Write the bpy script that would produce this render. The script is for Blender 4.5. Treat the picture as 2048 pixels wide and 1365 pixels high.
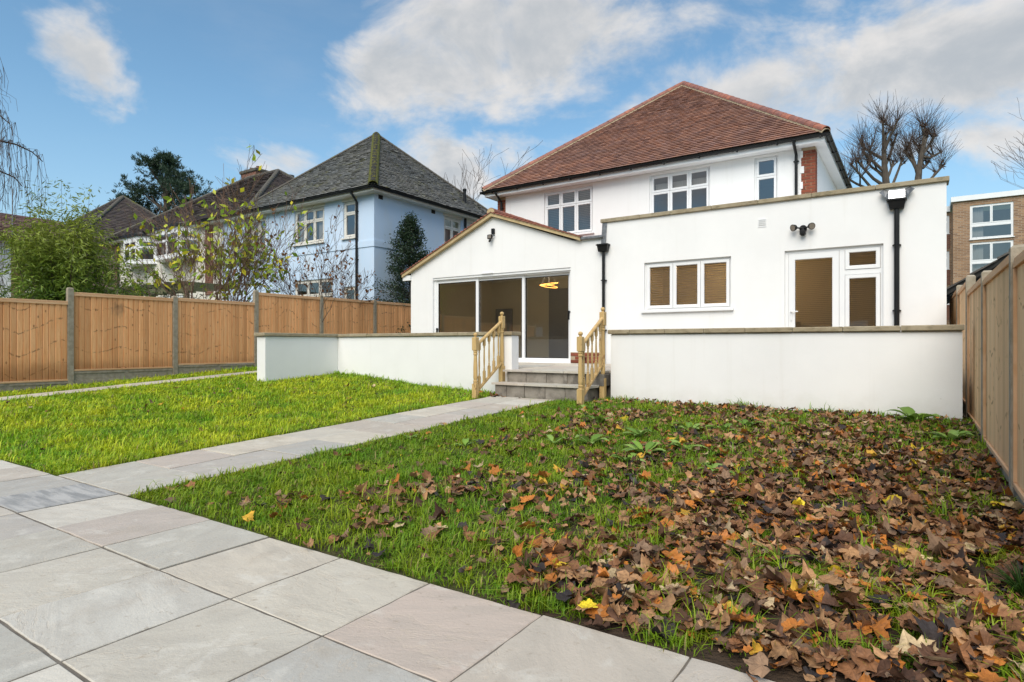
import bpy, math, random
import numpy as np
from mathutils import Vector, Matrix
R = math.radians
random.seed(7); rng = np.random.default_rng(11)
sc = bpy.context.scene
for o in list(bpy.data.objects): bpy.data.objects.remove(o)
COL = sc.collection

# ------------------------------------------------------------------ camera
cd = bpy.data.cameras.new('camera'); cam = bpy.data.objects.new('camera', cd); COL.objects.link(cam)
cam.location = (0, 0, 0); cam.rotation_euler = (R(90), 0, R(33.6))
cd.sensor_width = 36; cd.lens = 1213 / 2048 * 36; cd.shift_y = 7.5 / 2048
cd.clip_start = 0.05; cd.clip_end = 2000
sc.camera = cam
# ------------------------------------------------------------------ light
SUN_DIR = Vector((0.14, -0.66, 0.74)).normalized()
sd = bpy.data.lights.new('sun', 'SUN'); sd.energy = 1.5; sd.angle = R(50); sd.color = (1, .925, .82)
sun = bpy.data.objects.new('sun', sd); COL.objects.link(sun)
sun.rotation_euler = SUN_DIR.to_track_quat('Z', 'Y').to_euler()
vs = sc.view_settings
vs.view_transform = 'Standard'; vs.look = 'None'; vs.gamma = 1; vs.exposure = 1.39
vs.use_curve_mapping = False
SKY_STRENGTH = 0.057
CLOUD = 5.2

class NT:
    """small wrapper for building node trees"""
    def __init__(s, tree): s.t = tree; s.n = tree.nodes; s.l = tree.links
    def new(s, kind, **kw):
        n = s.n.new(kind)
        for k, v in kw.items(): setattr(n, k, v)
        return n
    def put(s, sock, v):
        if v is None: return
        if isinstance(v, bpy.types.NodeSocket): s.l.new(v, sock)
        else: sock.default_value = v
    def math(s, op, a, b=None, c=None, clamp=False):
        n = s.new('ShaderNodeMath', operation=op, use_clamp=clamp)
        for i, v in enumerate((a, b, c)): s.put(n.inputs[i], v)
        return n.outputs[0]
    def vmath(s, op, a, b=None):
        n = s.new('ShaderNodeVectorMath', operation=op)
        s.put(n.inputs[0], a)
        if op == 'SCALE': s.put(n.inputs[3], b)
        elif b is not None: s.put(n.inputs[1], b)
        return n.outputs[0] if op not in ('LENGTH', 'DOT_PRODUCT') else n.outputs[1]
    def noise(s, vec, scale, detail=4, rough=.55, dist=0):
        n = s.new('ShaderNodeTexNoise'); s.put(n.inputs['Vector'], vec)
        n.inputs['Scale'].default_value = scale; n.inputs['Detail'].default_value = detail
        n.inputs['Roughness'].default_value = rough; n.inputs['Distortion'].default_value = dist
        return n.outputs[0]
    def ramp(s, f, a, b, c0=0., c1=1.):
        n = s.new('ShaderNodeMapRange', interpolation_type='SMOOTHSTEP'); s.put(n.inputs[0], f)
        for i, v in zip((1, 2, 3, 4), (a, b, c0, c1)): n.inputs[i].default_value = v
        return n.outputs[0]
    def mix(s, f, a, b, blend='MIX'):
        n = s.new('ShaderNodeMix', data_type='RGBA', blend_type=blend)
        s.put(n.inputs[0], f); s.put(n.inputs[6], rgba(a)); s.put(n.inputs[7], rgba(b))
        return n.outputs[2]
def rgba(c):
    if isinstance(c, tuple) and len(c) == 3: return (*c, 1)
    return c

# ------------------------------------------------------------------ sky with broken cloud
w = bpy.data.worlds.new('World'); sc.world = w; w.use_nodes = True
T = NT(w.node_tree); T.n.clear()
sky = T.new('ShaderNodeTexSky', sky_type='NISHITA'); sky.sun_disc = False
sky.sun_elevation = math.asin(SUN_DIR.z); sky.sun_rotation = math.atan2(SUN_DIR.x, SUN_DIR.y)
sky.air_density = 1.0; sky.dust_density = .6; sky.ozone_density = 2.2
tc = T.new('ShaderNodeTexCoord'); D = tc.outputs['Generated']
sep = T.new('ShaderNodeSeparateXYZ'); T.put(sep.inputs[0], D)
az = T.math('ARCTAN2', sep.outputs[0], sep.outputs[1]); el = T.math('ARCSINE', sep.outputs[2])
comb = T.new('ShaderNodeCombineXYZ'); T.put(comb.inputs[0], az); T.put(comb.inputs[1], el)
AE = comb.outputs[0]
warp = T.new('ShaderNodeTexNoise'); T.put(warp.inputs['Vector'], D); warp.inputs['Scale'].default_value = 5.5; warp.inputs['Detail'].default_value = 5; warp.inputs['Roughness'].default_value = .6
AE = T.vmath('ADD', AE, T.vmath('MULTIPLY', T.vmath('SUBTRACT', warp.outputs['Color'], (.5, .5, .5)), (.20, .13, 0)))
stretch = T.vmath('MULTIPLY', D, (1, 1, 1.7))
nz = T.noise(stretch, 5.0, 10, .60, .3)
nz_up = T.noise(T.vmath('ADD', stretch, (0, 0, .05)), 5.0, 10, .60, .3)
big = T.noise(T.vmath('ADD', stretch, (3.1, 1.7, .4)), 1.6, 3, .5)
# cloud banks: azimuth, elevation, half-widths (degrees), weight
BANKS = [(-31, 26.0, 16, 7.0, .95), (-14, 20.0, 17, 6.3, .88), (3, 20.5, 13, 6.0, .88), (-69, 20.4, 4.4, 3.2, .95), (-43, 23.5, 8, 4.0, .8),
         (-37.5, 16.0, 6.5, 3.8, .85), (-54, 15.2, 8, 2.4, .7), (3, 14.8, 11, 2.3, .6), (-48, 24.5, 4.5, 2.6, .55), (-23, 14, 9, 4, .5),
         (30, 18, 20, 8, .9), (70, 24, 25, 9, .8), (120, 16, 24, 8, .9), (165, 28, 26, 10, .8), (-150, 17, 22, 8, .9), (-110, 30, 18, 8, .7), (-10, 55, 40, 12, .8), (150, 60, 60, 14, .8)]
mask = None
for a, e, ra, re, wt in BANKS:
    d = T.vmath('SUBTRACT', AE, (R(a), R(e), 0)); d = T.vmath('DIVIDE', d, (R(ra), R(re), 1))
    m = T.math('MULTIPLY', T.ramp(T.vmath('LENGTH', d), 0.0, 1.5, 1, 0), wt)
    mask = m if mask is None else T.math('MAXIMUM', mask, m)
def cover(n): return T.math('ADD', mask, T.math('MULTIPLY', T.math('SUBTRACT', n, .5), 2.3))
dens = T.ramp(cover(nz), .20, .84)
dens_up = T.ramp(cover(nz_up), .40, 1.15)
wisp = T.ramp(T.noise(T.vmath('MULTIPLY', D, (1, 1, 3)), 3.0, 6, .6), .52, .85, 0, .22)
dens = T.math('MAXIMUM', dens, T.math('MULTIPLY', wisp, T.ramp(el, .0, .3, 1, .4)))
hazed = T.mix(T.ramp(el, 0., .38, .55, .0), T.mix(1.0, sky.outputs[0], (1.02, 1.24, 1.18), 'MULTIPLY'), (CLOUD * .55, CLOUD * .72, CLOUD * .92))
ccol = T.mix(T.math('MULTIPLY', dens_up, T.ramp(big, .3, .7, .35, 1.0)), (CLOUD * 1.08, CLOUD * 1.04, CLOUD * 1.0), (CLOUD * .64, CLOUD * .68, CLOUD * .72))
skyc = T.mix(T.math('MULTIPLY', dens, .93), hazed, ccol)
bg = T.new('ShaderNodeBackground'); T.put(bg.inputs[0], skyc); bg.inputs[1].default_value = SKY_STRENGTH
out = T.new('ShaderNodeOutputWorld'); T.l.new(bg.outputs[0], out.inputs[0])

# ------------------------------------------------------------------ materials
MATS = {}
def material(name, build):
    m = bpy.data.materials.new(name); m.use_nodes = True
    T = NT(m.node_tree); T.n.clear()
    o = T.new('ShaderNodeOutputMaterial')
    sh = build(T); T.l.new(sh, o.inputs[0]); MATS[name] = m
    return m
def bsdf(T, col, rough=.8, spec=.5, normal=None, metal=0., coat=0.):
    b = T.new('ShaderNodeBsdfPrincipled'); T.put(b.inputs['Base Color'], rgba(col)); T.put(b.inputs['Roughness'], rough)
    b.inputs['Specular IOR Level'].default_value = spec; b.inputs['Metallic'].default_value = metal
    if coat: b.inputs['Coat Weight'].default_value = coat
    if normal is not None: T.l.new(normal, b.inputs['Normal'])
    return b.outputs[0]
def bump(T, h, strength=.3, dist=.01):
    n = T.new('ShaderNodeBump'); n.inputs['Strength'].default_value = strength; n.inputs['Distance'].default_value = dist
    T.put(n.inputs['Height'], h); return n.outputs[0]
def pos(T, rand=True, scale=(1, 1, 1)):
    p = T.new('ShaderNodeNewGeometry').outputs['Position']
    if rand:
        r = T.new('ShaderNodeObjectInfo').outputs['Random']
        c = T.new('ShaderNodeCombineXYZ'); T.put(c.inputs[0], T.math('MULTIPLY', r, 53.)); T.put(c.inputs[2], T.math('MULTIPLY', r, 31.))
        p = T.vmath('ADD', p, c.outputs[0])
    return T.vmath('MULTIPLY', p, scale)
def rnd(T): return T.new('ShaderNodeObjectInfo').outputs['Random']
def attr(T, name='Col'):
    n = T.new('ShaderNodeAttribute'); n.attribute_name = name; return n.outputs['Color']
def attrf(T, name):
    n = T.new('ShaderNodeAttribute'); n.attribute_name = name; return n.outputs['Fac']
def simple(name, c0, c1, scale=3, rough=.75, bs=40, bstr=.2, bdist=.004, spec=.4, rand=False, stretch=(1, 1, 1), metal=0.):
    def f(T):
        p = pos(T, rand, stretch)
        c = T.mix(T.ramp(T.noise(p, scale, 6), .3, .7), c0, c1)
        return bsdf(T, c, rough, spec, bump(T, T.noise(p, bs, 3), bstr, bdist) if bstr else None, metal)
    return material(name, f)
def m_render(T, base=(.82, .812, .795)):
    p = pos(T, False)
    c = T.mix(T.ramp(T.noise(p, .9, 6, .6), .3, .75), base, tuple(x * .94 for x in base))
    st = T.ramp(T.noise(T.vmath('MULTIPLY', p, (5, 5, .22)), 1.5, 5, .6), .55, .75, 0, .10)
    c = T.mix(st, c, (.50, .46, .38))
    # splash marks low down, rust-brown spatters
    z = T.new('ShaderNodeSeparateXYZ'); T.put(z.inputs[0], p)
    sp = T.ramp(T.noise(p, 9, 3, .6), .69, .74, 0, .35)
    sp = T.math('MULTIPLY', sp, T.math('MULTIPLY', T.ramp(z.outputs[2], -.9, .2, 1, 0), T.ramp(T.noise(p, 1.1, 2), .5, .62)))
    c = T.mix(sp, c, (.30, .19, .10))
    dirt = T.math('MULTIPLY', T.ramp(T.math('ADD', z.outputs[2], T.math('MULTIPLY', T.noise(p, 5, 5, .65), .45)), -.75, -.35, 1, 0), .24)
    c = T.mix(dirt, c, (.42, .40, .30))
    return bsdf(T, c, .85, .25, bump(T, T.math('ADD', T.noise(p, 110, 3), T.math('MULTIPLY', T.noise(p, 3.5, 4), 1.6)), .22, .005))
material('white_render', m_render)
material('cream_render', lambda T: m_render(T, (.68, .64, .56)))
material('blue_render', lambda T: (lambda p: bsdf(T, T.mix(T.math('MULTIPLY', T.ramp(T.noise(T.vmath('MULTIPLY', p, (1, 1, .35)), 2.2, 6, .6), .45, .8), .5), T.mix(T.ramp(T.noise(p, .6, 4), .3, .7), (.52, .655, .81), (.57, .69, .84)), (.64, .67, .68)), .85, .25, bump(T, T.noise(p, 60, 3), .25, .006)))(pos(T, False)))
simple('pink_render', (.50, .33, .26), (.56, .38, .30), 1.2, .9)
simple('upvc', (.80, .80, .79), (.77, .77, .77), 2, .32, 30, .0, spec=.5)
simple('cream_paint', (.74, .71, .64), (.66, .62, .55), 6, .5, 30, .1)
simple('black_plastic', (.006, .006, .0065), (.010, .010, .010), 4, .42, 40, .05, spec=.3)
simple('lead', (.16, .165, .17), (.26, .265, .27), 14, .45, 30, .3, metal=.6)
simple('shiny_lead', (.55, .56, .58), (.7, .7, .72), 14, .3, 20, .5, .01, metal=.9)
simple('mortar', (.11, .094, .075), (.18, .155, .125), 9, .95, 90, .5)
simple('pale_mortar', (.33, .25, .16), (.42, .33, .22), 9, .95, 60, .5)
simple('verge_mortar', (.42, .31, .16), (.52, .40, .22), 7, .9, 60, .6)
simple('concrete', (.27, .23, .165), (.37, .32, .245), 14, .92, 120, .8, .006, rand=True)
simple('moss', (.055, .06, .012), (.13, .125, .015), 16, .95, 60, .9, .02)
simple('green_wood', (.09, .10, .045), (.16, .15, .08), 8, .9, 30, .5, stretch=(1, 6, 6))
simple('felt', (.016, .016, .016), (.03, .03, .028), 6, .8, 60, .5)
simple('bark', (.060, .048, .038), (.115, .095, .075), 9, .95, 40, .7, .01, stretch=(1, 1, .35))
simple('red_twig', (.16, .095, .065), (.24, .15, .105), 9, .9, 40, .2)
simple('twig', (.085, .055, .042), (.13, .09, .07), 9, .9, 40, .2)
simple('pale_bark', (.16, .13, .10), (.26, .21, .16), 9, .9, 40, .4)
simple('interior_wall', (.82, .75, .58), (.78, .71, .55), .8, .9, 30, 0)
simple('interior_dim', (.33, .33, .33), (.28, .28, .29), .8, .9, 30, 0)
simple('interior_floor', (.48, .43, .34), (.42, .38, .30), 2, .35, 30, 0)
simple('blind', (.40, .33, .28), (.44, .37, .31), 3, .5, 30, 0)
simple('wood_blind', (.66, .54, .42), (.72, .60, .48), 8, .5, 30, 0)
simple('curtain', (.55, .52, .50), (.66, .64, .62), 6, .9, 30, 0, stretch=(8, 8, .2))
simple('soil', (.035, .026, .017), (.075, .055, .032), 14, .95, 60, .8, .02)
simple('asphalt', (.06, .06, .06), (.09, .09, .09), 20, .9, 80, .4)
simple('far_grass', (.05, .075, .018), (.08, .10, .03), .6, .95, 20, .5)
simple('fence_cap', (.60, .34, .17), (.70, .44, .25), 7, .8, 60, .3, rand=True, stretch=(1, .15, 1))
def m_lawn(T):
    p = pos(T, False); lit_ = attrf(T, 'litter')
    c = T.mix(T.ramp(T.noise(p, 3.5, 5), .35, .65), (.055, .075, .014), (.10, .115, .018))
    c = T.mix(T.ramp(T.noise(p, 11, 5), .5, .66), c, (.045, .033, .02))
    c = T.mix(lit_, c, (.060, .040, .026))
    return bsdf(T, c, .95, .2, bump(T, T.noise(p, 45, 4), .9, .03))
material('lawn_soil', m_lawn)
def m_slab(T):
    p = pos(T, True); r = rnd(T)
    cr = T.new('ShaderNodeValToRGB'); T.put(cr.inputs[0], r)
    el_ = cr.color_ramp.elements
    el_[0].position = 0; el_[0].color = (.56, .51, .43, 1); el_[1].position = 1; el_[1].color = (.52, .43, .37, 1)
    for q, c in ((.16, (.43, .42, .385)), (.34, (.58, .525, .44)), (.52, (.46, .40, .345)), (.68, (.61, .575, .51)), (.84, (.42, .41, .385))):
        e_ = el_.new(q); e_.color = (*c, 1)
    rot = T.new('ShaderNodeVectorRotate', rotation_type='Z_AXIS'); T.put(rot.inputs['Vector'], p); T.put(rot.inputs['Angle'], T.math('MULTIPLY', r, 9.))
    q = T.vmath('MULTIPLY', rot.outputs[0], (1, 2.9, 1))
    streak = T.noise(q, 2.2, 8, .62, .8)
    c = T.mix(T.ramp(streak, .36, .66, 0, .36), cr.outputs[0], (.36, .325, .28))
    c = T.mix(T.ramp(T.noise(p, 5, 6, .6, .4), .54, .70, 0, .5), c, (.64, .61, .55))
    c = T.mix(T.ramp(T.noise(p, 26, 4, .6), .60, .76, 0, .55), c, (.30, .24, .18))
    c = T.mix(T.ramp(T.noise(p, 1.7, 5, .65, .5), .55, .72, 0, .38), c, (.36, .29, .22))
    c = T.mix(T.ramp(T.noise(p, 140, 3, .6), .62, .72, 0, .35), c, (.20, .17, .14))
    lay = T.math('PINGPONG', T.math('MULTIPLY', T.noise(q, 1.3, 5, .6, .6), 9.), 1.)
    line = T.ramp(lay, .0, .12, 1, 0)
    c = T.mix(T.math('MULTIPLY', line, .32), c, (.52, .44, .35))
    h = T.math('ADD', T.math('MULTIPLY', T.noise(q, 1.3, 5, .6, .6), 1.6), T.math('ADD', T.math('MULTIPLY', T.noise(p, 60, 5, .65), .35), T.math('MULTIPLY', line, -.10)))
    c = T.mix(1., c, (1.0, .985, .95), 'MULTIPLY')
    return bsdf(T, c, T.ramp(T.noise(p, 8, 3), .3, .7, .52, .8), .35, bump(T, h, .55, .014))
material('sandstone', m_slab)
def m_slate(T):
    p = pos(T, True); q = T.vmath('MULTIPLY', p, (1.2, 7, 1))
    c = T.mix(T.ramp(T.noise(q, 2.4, 7, .6, .3), .35, .65), (.27, .265, .255), (.46, .44, .41))
    return bsdf(T, c, .6, .35, bump(T, T.noise(p, 40, 5), .4, .01))
material('dark_sandstone', m_slate)
def m_riser(T):
    p = pos(T, True)
    c = T.mix(T.ramp(T.noise(p, 4, 5), .35, .65), (.18, .158, .13), (.28, .25, .21))
    c = T.mix(T.ramp(T.noise(T.vmath('MULTIPLY', p, (1, 1, .6)), 3, 5, .6), .52, .60, 0, .7), c, (.10, .088, .075))
    return bsdf(T, c, .75, .35, bump(T, T.noise(p, 18, 6), .6, .02))
material('riser_stone', m_riser)
def m_coping(T):
    p = pos(T, True)
    c = T.mix(T.ramp(T.noise(p, 5, 6, .6), .3, .7), (.27, .215, .135), (.36, .30, .20))
    c = T.mix(T.math('MULTIPLY', T.ramp(T.noise(T.vmath('MULTIPLY', p, (1, 1, 2)), 9, 6, .65), .5, .68), .75), c, (.14, .115, .065))
    c = T.mix(T.math('MULTIPLY', rnd(T), .30), c, (.42, .37, .28))
    return bsdf(T, c, .9, .3, bump(T, T.noise(p, 55, 4), .5, .008))
material('coping', m_coping)
def m_brick(T, a=(.30, .085, .045), b=(.19, .05, .03)):
    p = pos(T, True)
    c = T.mix(rnd(T), a, b); c = T.mix(T.ramp(T.noise(p, 22, 4), .4, .7, 0, .6), c, (.12, .05, .035))
    return bsdf(T, c, .9, .3, bump(T, T.noise(p, 90, 4), .5, .006))
material('red_brick', m_brick)
def wallbrick(name, c0, c1, mo, sx=1.0, axis='y'):
    def f(T):
        g = pos(T, False); s_ = T.new('ShaderNodeSeparateXYZ'); T.put(s_.inputs[0], g)
        cb = T.new('ShaderNodeCombineXYZ'); T.put(cb.inputs[0], T.math('ADD', s_.outputs[0], s_.outputs[1])); T.put(cb.inputs[1], s_.outputs[2])
        b = T.new('ShaderNodeTexBrick'); T.put(b.inputs['Vector'], cb.outputs[0]); b.inputs['Scale'].default_value = 1
        b.inputs['Brick Width'].default_value = .225 * sx; b.inputs['Row Height'].default_value = .075 * sx; b.inputs['Mortar Size'].default_value = .010 * sx
        for k, v in (('Color1', c0), ('Color2', c1), ('Mortar', mo)): b.inputs[k].default_value = (*v, 1)
        c = T.mix(T.ramp(T.noise(g, .9, 4), .4, .7, 0, .35), b.outputs[0], tuple(.6 * x for x in c0))
        return bsdf(T, c, .9, .3, bump(T, T.noise(g, 30, 3), .4, .01))
    return material(name, f)
wallbrick('tan_brick', (.38, .225, .125), (.20, .11, .065), (.34, .28, .21), 1.6)
wallbrick('far_red_brick', (.24, .085, .05), (.14, .05, .035), (.22, .18, .14))
wallbrick('yellow_brick', (.30, .19, .08), (.22, .13, .05), (.20, .17, .12))
def m_tile(T, mossy=0., gloss=.5):
    p = pos(T, False); c = attr(T)
    c = T.mix(T.ramp(T.noise(p, .8, 4, .6), .35, .7, 0, .45), c, T.mix(1., c, (.62, .72, .85), 'MULTIPLY'))
    c = T.mix(T.ramp(T.noise(p, 26, 4, .6), .5, .8, 0, .35), c, (.035, .026, .022))
    if mossy:
        c = T.mix(T.ramp(T.noise(p, 2.6, 7, .7), .55, .70, 0, mossy), c, (.15, .145, .04))
        c = T.mix(T.ramp(T.noise(p, 14, 4, .6), .64, .70, 0, .5), c, (.36, .37, .35))
    return bsdf(T, c, T.ramp(T.noise(p, 5, 3), .3, .7, gloss, gloss + .25), .4, bump(T, T.noise(p, 50, 3), .3, .006))
material('clay_tile', lambda T: m_tile(T, 0, .40))
material('old_tile', lambda T: m_tile(T, .85, .6))
def m_ridge(T, a=(.42, .15, .085), b=(.25, .11, .085)):
    p = pos(T, True); c = T.mix(rnd(T), a, b); c = T.mix(T.ramp(T.noise(p, 7, 4), .4, .65, 0, .6), c, (.16, .075, .06))
    return bsdf(T, c, .55, .4, bump(T, T.noise(p, 40, 3), .2, .006))
material('ridge_tile', m_ridge)
def m_fence(T, c0, c1, dark, weather=.0):
    p = pos(T, True); r = rnd(T)
    q = T.vmath('MULTIPLY', p, (22, 22, 1.1))
    grain = T.noise(q, 1.6, 6, .6, .5)
    c = T.mix(T.ramp(grain, .3, .7), c0, c1)
    c = T.mix(T.math('MULTIPLY', T.ramp(T.noise(q, 4, 3, .6), .5, .75), .35), c, dark)
    # knots: small dark ovals, one scatter per board
    v = T.new('ShaderNodeTexVoronoi'); T.put(v.inputs['Vector'], T.vmath('MULTIPLY', p, (9, 9, 4.5))); v.inputs['Scale'].default_value = 1; v.inputs['Randomness'].default_value = 1
    c = T.mix(T.ramp(v.outputs['Distance'], .06, .17, .75, 0), c, tuple(x * .42 for x in dark))
    # whorl bands that run across neighbouring boards
    g = pos(T, False); s_ = T.new('ShaderNodeSeparateXYZ'); T.put(s_.inputs[0], g)
    zz = T.math('ADD', T.math('MULTIPLY', s_.outputs[2], 2.3), T.math('MULTIPLY', T.noise(T.vmath('MULTIPLY', g, (1, 1, .0)), 1.3, 1), 2.6))
    zz = T.math('ADD', zz, T.math('MULTIPLY', T.noise(g, 18, 3), .16))
    band = T.ramp(T.math('PINGPONG', zz, .5), .0, .055, 1, 0)
    band = T.math('MULTIPLY', band, T.math('MULTIPLY', T.ramp(T.noise(g, 14, 3), .47, .56), T.ramp(T.noise(g, 1.2, 2), .38, .52)))
    c = T.mix(T.math('MULTIPLY', band, .80), c, tuple(x * .45 for x in dark))
    c = T.mix(T.math('MULTIPLY', T.math('POWER', r, 1.5), .62), c, tuple(x * .52 for x in c0))
    if weather:
        wn = T.ramp(T.noise(T.vmath('MULTIPLY', g, (1, 1, .55)), 1.5, 4, .6), .60, .76)
        c = T.mix(T.math('MULTIPLY', wn, weather), c, (.09, .065, .045))
        low = T.ramp(T.math('ADD', s_.outputs[2], T.math('MULTIPLY', T.noise(g, 4, 3), .3)), -.45, -.05, .55, 0)
        c = T.mix(low, c, (.20, .075, .022))
    return bsdf(T, c, .82, .25, bump(T, grain, .35, .004))
material('fence_board', lambda T: m_fence(T, (.84, .385, .155), (.94, .52, .25), (.40, .13, .042), .66))
material('new_fence_board', lambda T: m_fence(T, (.88, .54, .27), (.95, .66, .38), (.54, .27, .11), .0))
def m_softwood(T):
    p = pos(T, True); q = T.vmath('MULTIPLY', p, (14, 14, 1.6))
    c = T.mix(T.ramp(T.noise(q, 2, 5, .6, .6), .3, .7), (.48, .30, .115), (.64, .44, .20))
    c = T.mix(T.math('MULTIPLY', rnd(T), .35), c, (.47, .36, .15))
    c = T.mix(T.ramp(T.noise(p, 11, 3), .62, .70, 0, .7), c, (.25, .12, .04))
    return bsdf(T, c, .62, .35, bump(T, T.noise(q, 4, 4), .2, .003))
material('softwood', m_softwood)
def m_glass(T):
    tr = T.new('ShaderNodeBsdfTransparent'); tr.inputs[0].default_value = (.90, .90, .87, 1)
    gl = T.new('ShaderNodeBsdfGlossy'); gl.inputs['Roughness'].default_value = .015; gl.inputs[0].default_value = (.95, .97, 1, 1)
    p = pos(T, False)
    T.l.new(bump(T, T.noise(p, .9, 2), .05, .02), gl.inputs['Normal'])
    fr = T.new('ShaderNodeFresnel'); fr.inputs[0].default_value = 1.52
    f = T.math('MINIMUM', T.math('ADD', T.math('MULTIPLY', fr.outputs[0], 1.9), .06), 1.)
    mx = T.new('ShaderNodeMixShader'); T.put(mx.inputs[0], f); T.l.new(tr.outputs[0], mx.inputs[1]); T.l.new(gl.outputs[0], mx.inputs[2])
    return mx.outputs[0]
material('glass', m_glass)
def m_emit(T, c=(1, .72, .33), s=5.):
    e = T.new('ShaderNodeEmission'); e.inputs[0].default_value = (*c, 1); e.inputs[1].default_value = s; return e.outputs[0]
material('lamp_glow', lambda T: m_emit(T, (1, .40, .08), 3.2))
material('warm_bulb', lambda T: m_emit(T, (1, .62, .28), 14.))
simple('lamp_lens', (.20, .17, .14), (.26, .22, .18), 5, .15, 30, 0)
def leafy(T, col, trans=.35, rough=.5, spec=.35):
    b = bsdf(T, col, rough, spec)
    tl = T.new('ShaderNodeBsdfTranslucent'); T.put(tl.inputs[0], col)
    mx = T.new('ShaderNodeMixShader'); mx.inputs[0].default_value = trans
    T.l.new(b, mx.inputs[1]); T.l.new(tl.outputs[0], mx.inputs[2]); return mx.outputs[0]
material('grass_blade', lambda T: leafy(T, attr(T), .35, .5, .3))
material('foliage', lambda T: leafy(T, attr(T), .3, .5, .35))
def m_leaf(T):
    p = pos(T, False); c = attr(T)
    c = T.mix(T.ramp(T.noise(p, 60, 5, .65), .45, .72, 0, .55), c, T.mix(.75, c, (.02, .012, .008)))
    v = attrf(T, 'vein')
    c = T.mix(T.ramp(v, .90, .985, 0, .6), c, (.055, .028, .014))
    wet = T.ramp(T.noise(p, 6, 3), .35, .65, .45, .85)
    return leafy(T, c, .18, wet, .28)
material('dead_leaf', m_leaf)

# ------------------------------------------------------------------ object helpers
WORLD = {}        # object -> world position of its origin (translations only)
def reg(o, name, parent, wloc, label=None, cat=None, group=None, kind=None):
    COL.objects.link(o)
    base = Vector((0, 0, 0))
    if parent is not None: o.parent = parent; base = WORLD[parent.name]
    wloc = Vector(wloc); o.location = wloc - base; WORLD[o.name] = wloc
    if label: o['label'] = label
    if cat: o['category'] = cat
    if group: o['group'] = group
    if kind: o['kind'] = kind
    return o
def thing(name, loc, label, cat, group=None, parent=None):
    return reg(bpy.data.objects.new(name, None), name, parent, loc, label, cat, group)
class MB:
    def __init__(s): s.v = []; s.f = []
    def add(s, vs_, fs):
        n = len(s.v); s.v.extend([tuple(q) for q in vs_]); s.f.extend([tuple(i + n for i in f) for f in fs]); return s
    def box(s, a, b):
        (x0, y0, z0), (x1, y1, z1) = a, b
        return s.add([(x0, y0, z0), (x1, y0, z0), (x1, y1, z0), (x0, y1, z0), (x0, y0, z1), (x1, y0, z1), (x1, y1, z1), (x0, y1, z1)],
                     [(0, 3, 2, 1), (4, 5, 6, 7), (0, 1, 5, 4), (1, 2, 6, 5), (2, 3, 7, 6), (3, 0, 4, 7)])
    def bbox(s, a, b, bv=.006):
        """box with chamfered edges"""
        (x0, y0, z0), (x1, y1, z1) = a, b
        P = []
        for z, e in ((z0, bv), (z0 + bv, 0), (z1 - bv, 0), (z1, bv)):
            P += [(x0 + e, y0 + e, z), (x1 - e, y0 + e, z), (x1 - e, y1 - e, z), (x0 + e, y1 - e, z)]
        F = [(3, 2, 1, 0), (12, 13, 14, 15)]
        for k in range(3):
            for i in range(4):
                j = (i + 1) % 4; F.append((4 * k + i, 4 * k + j, 4 * k + 4 + j, 4 * k + 4 + i))
        return s.add(P, F)
    def quad(s, *p): return s.add(p, [tuple(range(len(p)))])
    def tube(s, pts, rad, n=6, caps=True):
        pts = [Vector(p) for p in pts]; m = len(pts)
        if not hasattr(rad, '__len__'): rad = [rad] * m
        base = len(s.v); prev = None
        for i, p in enumerate(pts):
            d = (pts[min(i + 1, m - 1)] - pts[max(i - 1, 0)])
            d = d.normalized() if d.length > 1e-9 else Vector((0, 0, 1))
            if prev is None: a = d.orthogonal().normalized()
            else:
                a = prev - d * prev.dot(d); a = a.normalized() if a.length > 1e-6 else d.orthogonal().normalized()
            prev = a; b = d.cross(a)
            for k in range(n):
                t = 2 * math.pi * k / n; s.v.append(tuple(p + (a * math.cos(t) + b * math.sin(t)) * rad[i]))
        for i in range(m - 1):
            for k in range(n):
                k2 = (k + 1) % n
                s.f.append((base + i * n + k, base + i * n + k2, base + (i + 1) * n + k2, base + (i + 1) * n + k))
        if caps:
            s.f.append(tuple(base + k for k in reversed(range(n)))); s.f.append(tuple(base + (m - 1) * n + k for k in range(n)))
        return s
    def lathe(s, c, prof, n=12):
        x, y = c; return s.tube_profile([(x, y, z, r) for r, z in prof], n)
    def tube_profile(s, P, n):
        base = len(s.v); m = len(P)
        for x, y, z, r in P:
            for k in range(n):
                t = 2 * math.pi * (k + .5) / n; s.v.append((x + r * math.cos(t), y + r * math.sin(t), z))
        for i in range(m - 1):
            for k in range(n):
                k2 = (k + 1) % n; s.f.append((base + i * n + k, base + i * n + k2, base + (i + 1) * n + k2, base + (i + 1) * n + k))
        s.f.append(tuple(base + k for k in reversed(range(n)))); s.f.append(tuple(base + (m - 1) * n + k for k in range(n)))
        return s
    def mesh(s, name, off=(0, 0, 0)):
        me = bpy.data.meshes.new(name); o = Vector(off)
        me.from_pydata([(a - o[0], b - o[1], c - o[2]) for a, b, c in s.v], [], s.f); me.update(); return me
    def build(s, name, mat, parent=None, label=None, cat=None, group=None, kind=None, smooth=False, loc=None, cols=None):
        if loc is None:
            A = np.array(s.v); loc = tuple((A.min(0) + A.max(0)) / 2) if parent is not None else (float((A[:, 0].min() + A[:, 0].max()) / 2), float((A[:, 1].min() + A[:, 1].max()) / 2), float(A[:, 2].min()))
        me = s.mesh(name, loc); me.materials.append(MATS[mat])
        if smooth: me.shade_smooth()
        if cols is not None:
            ca = me.color_attributes.new('Col', 'FLOAT_COLOR', 'POINT'); ca.data.foreach_set('color', np.asarray(cols, np.float32).ravel())
        return reg(bpy.data.objects.new(name, me), name, parent, loc, label, cat, group, kind)
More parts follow.
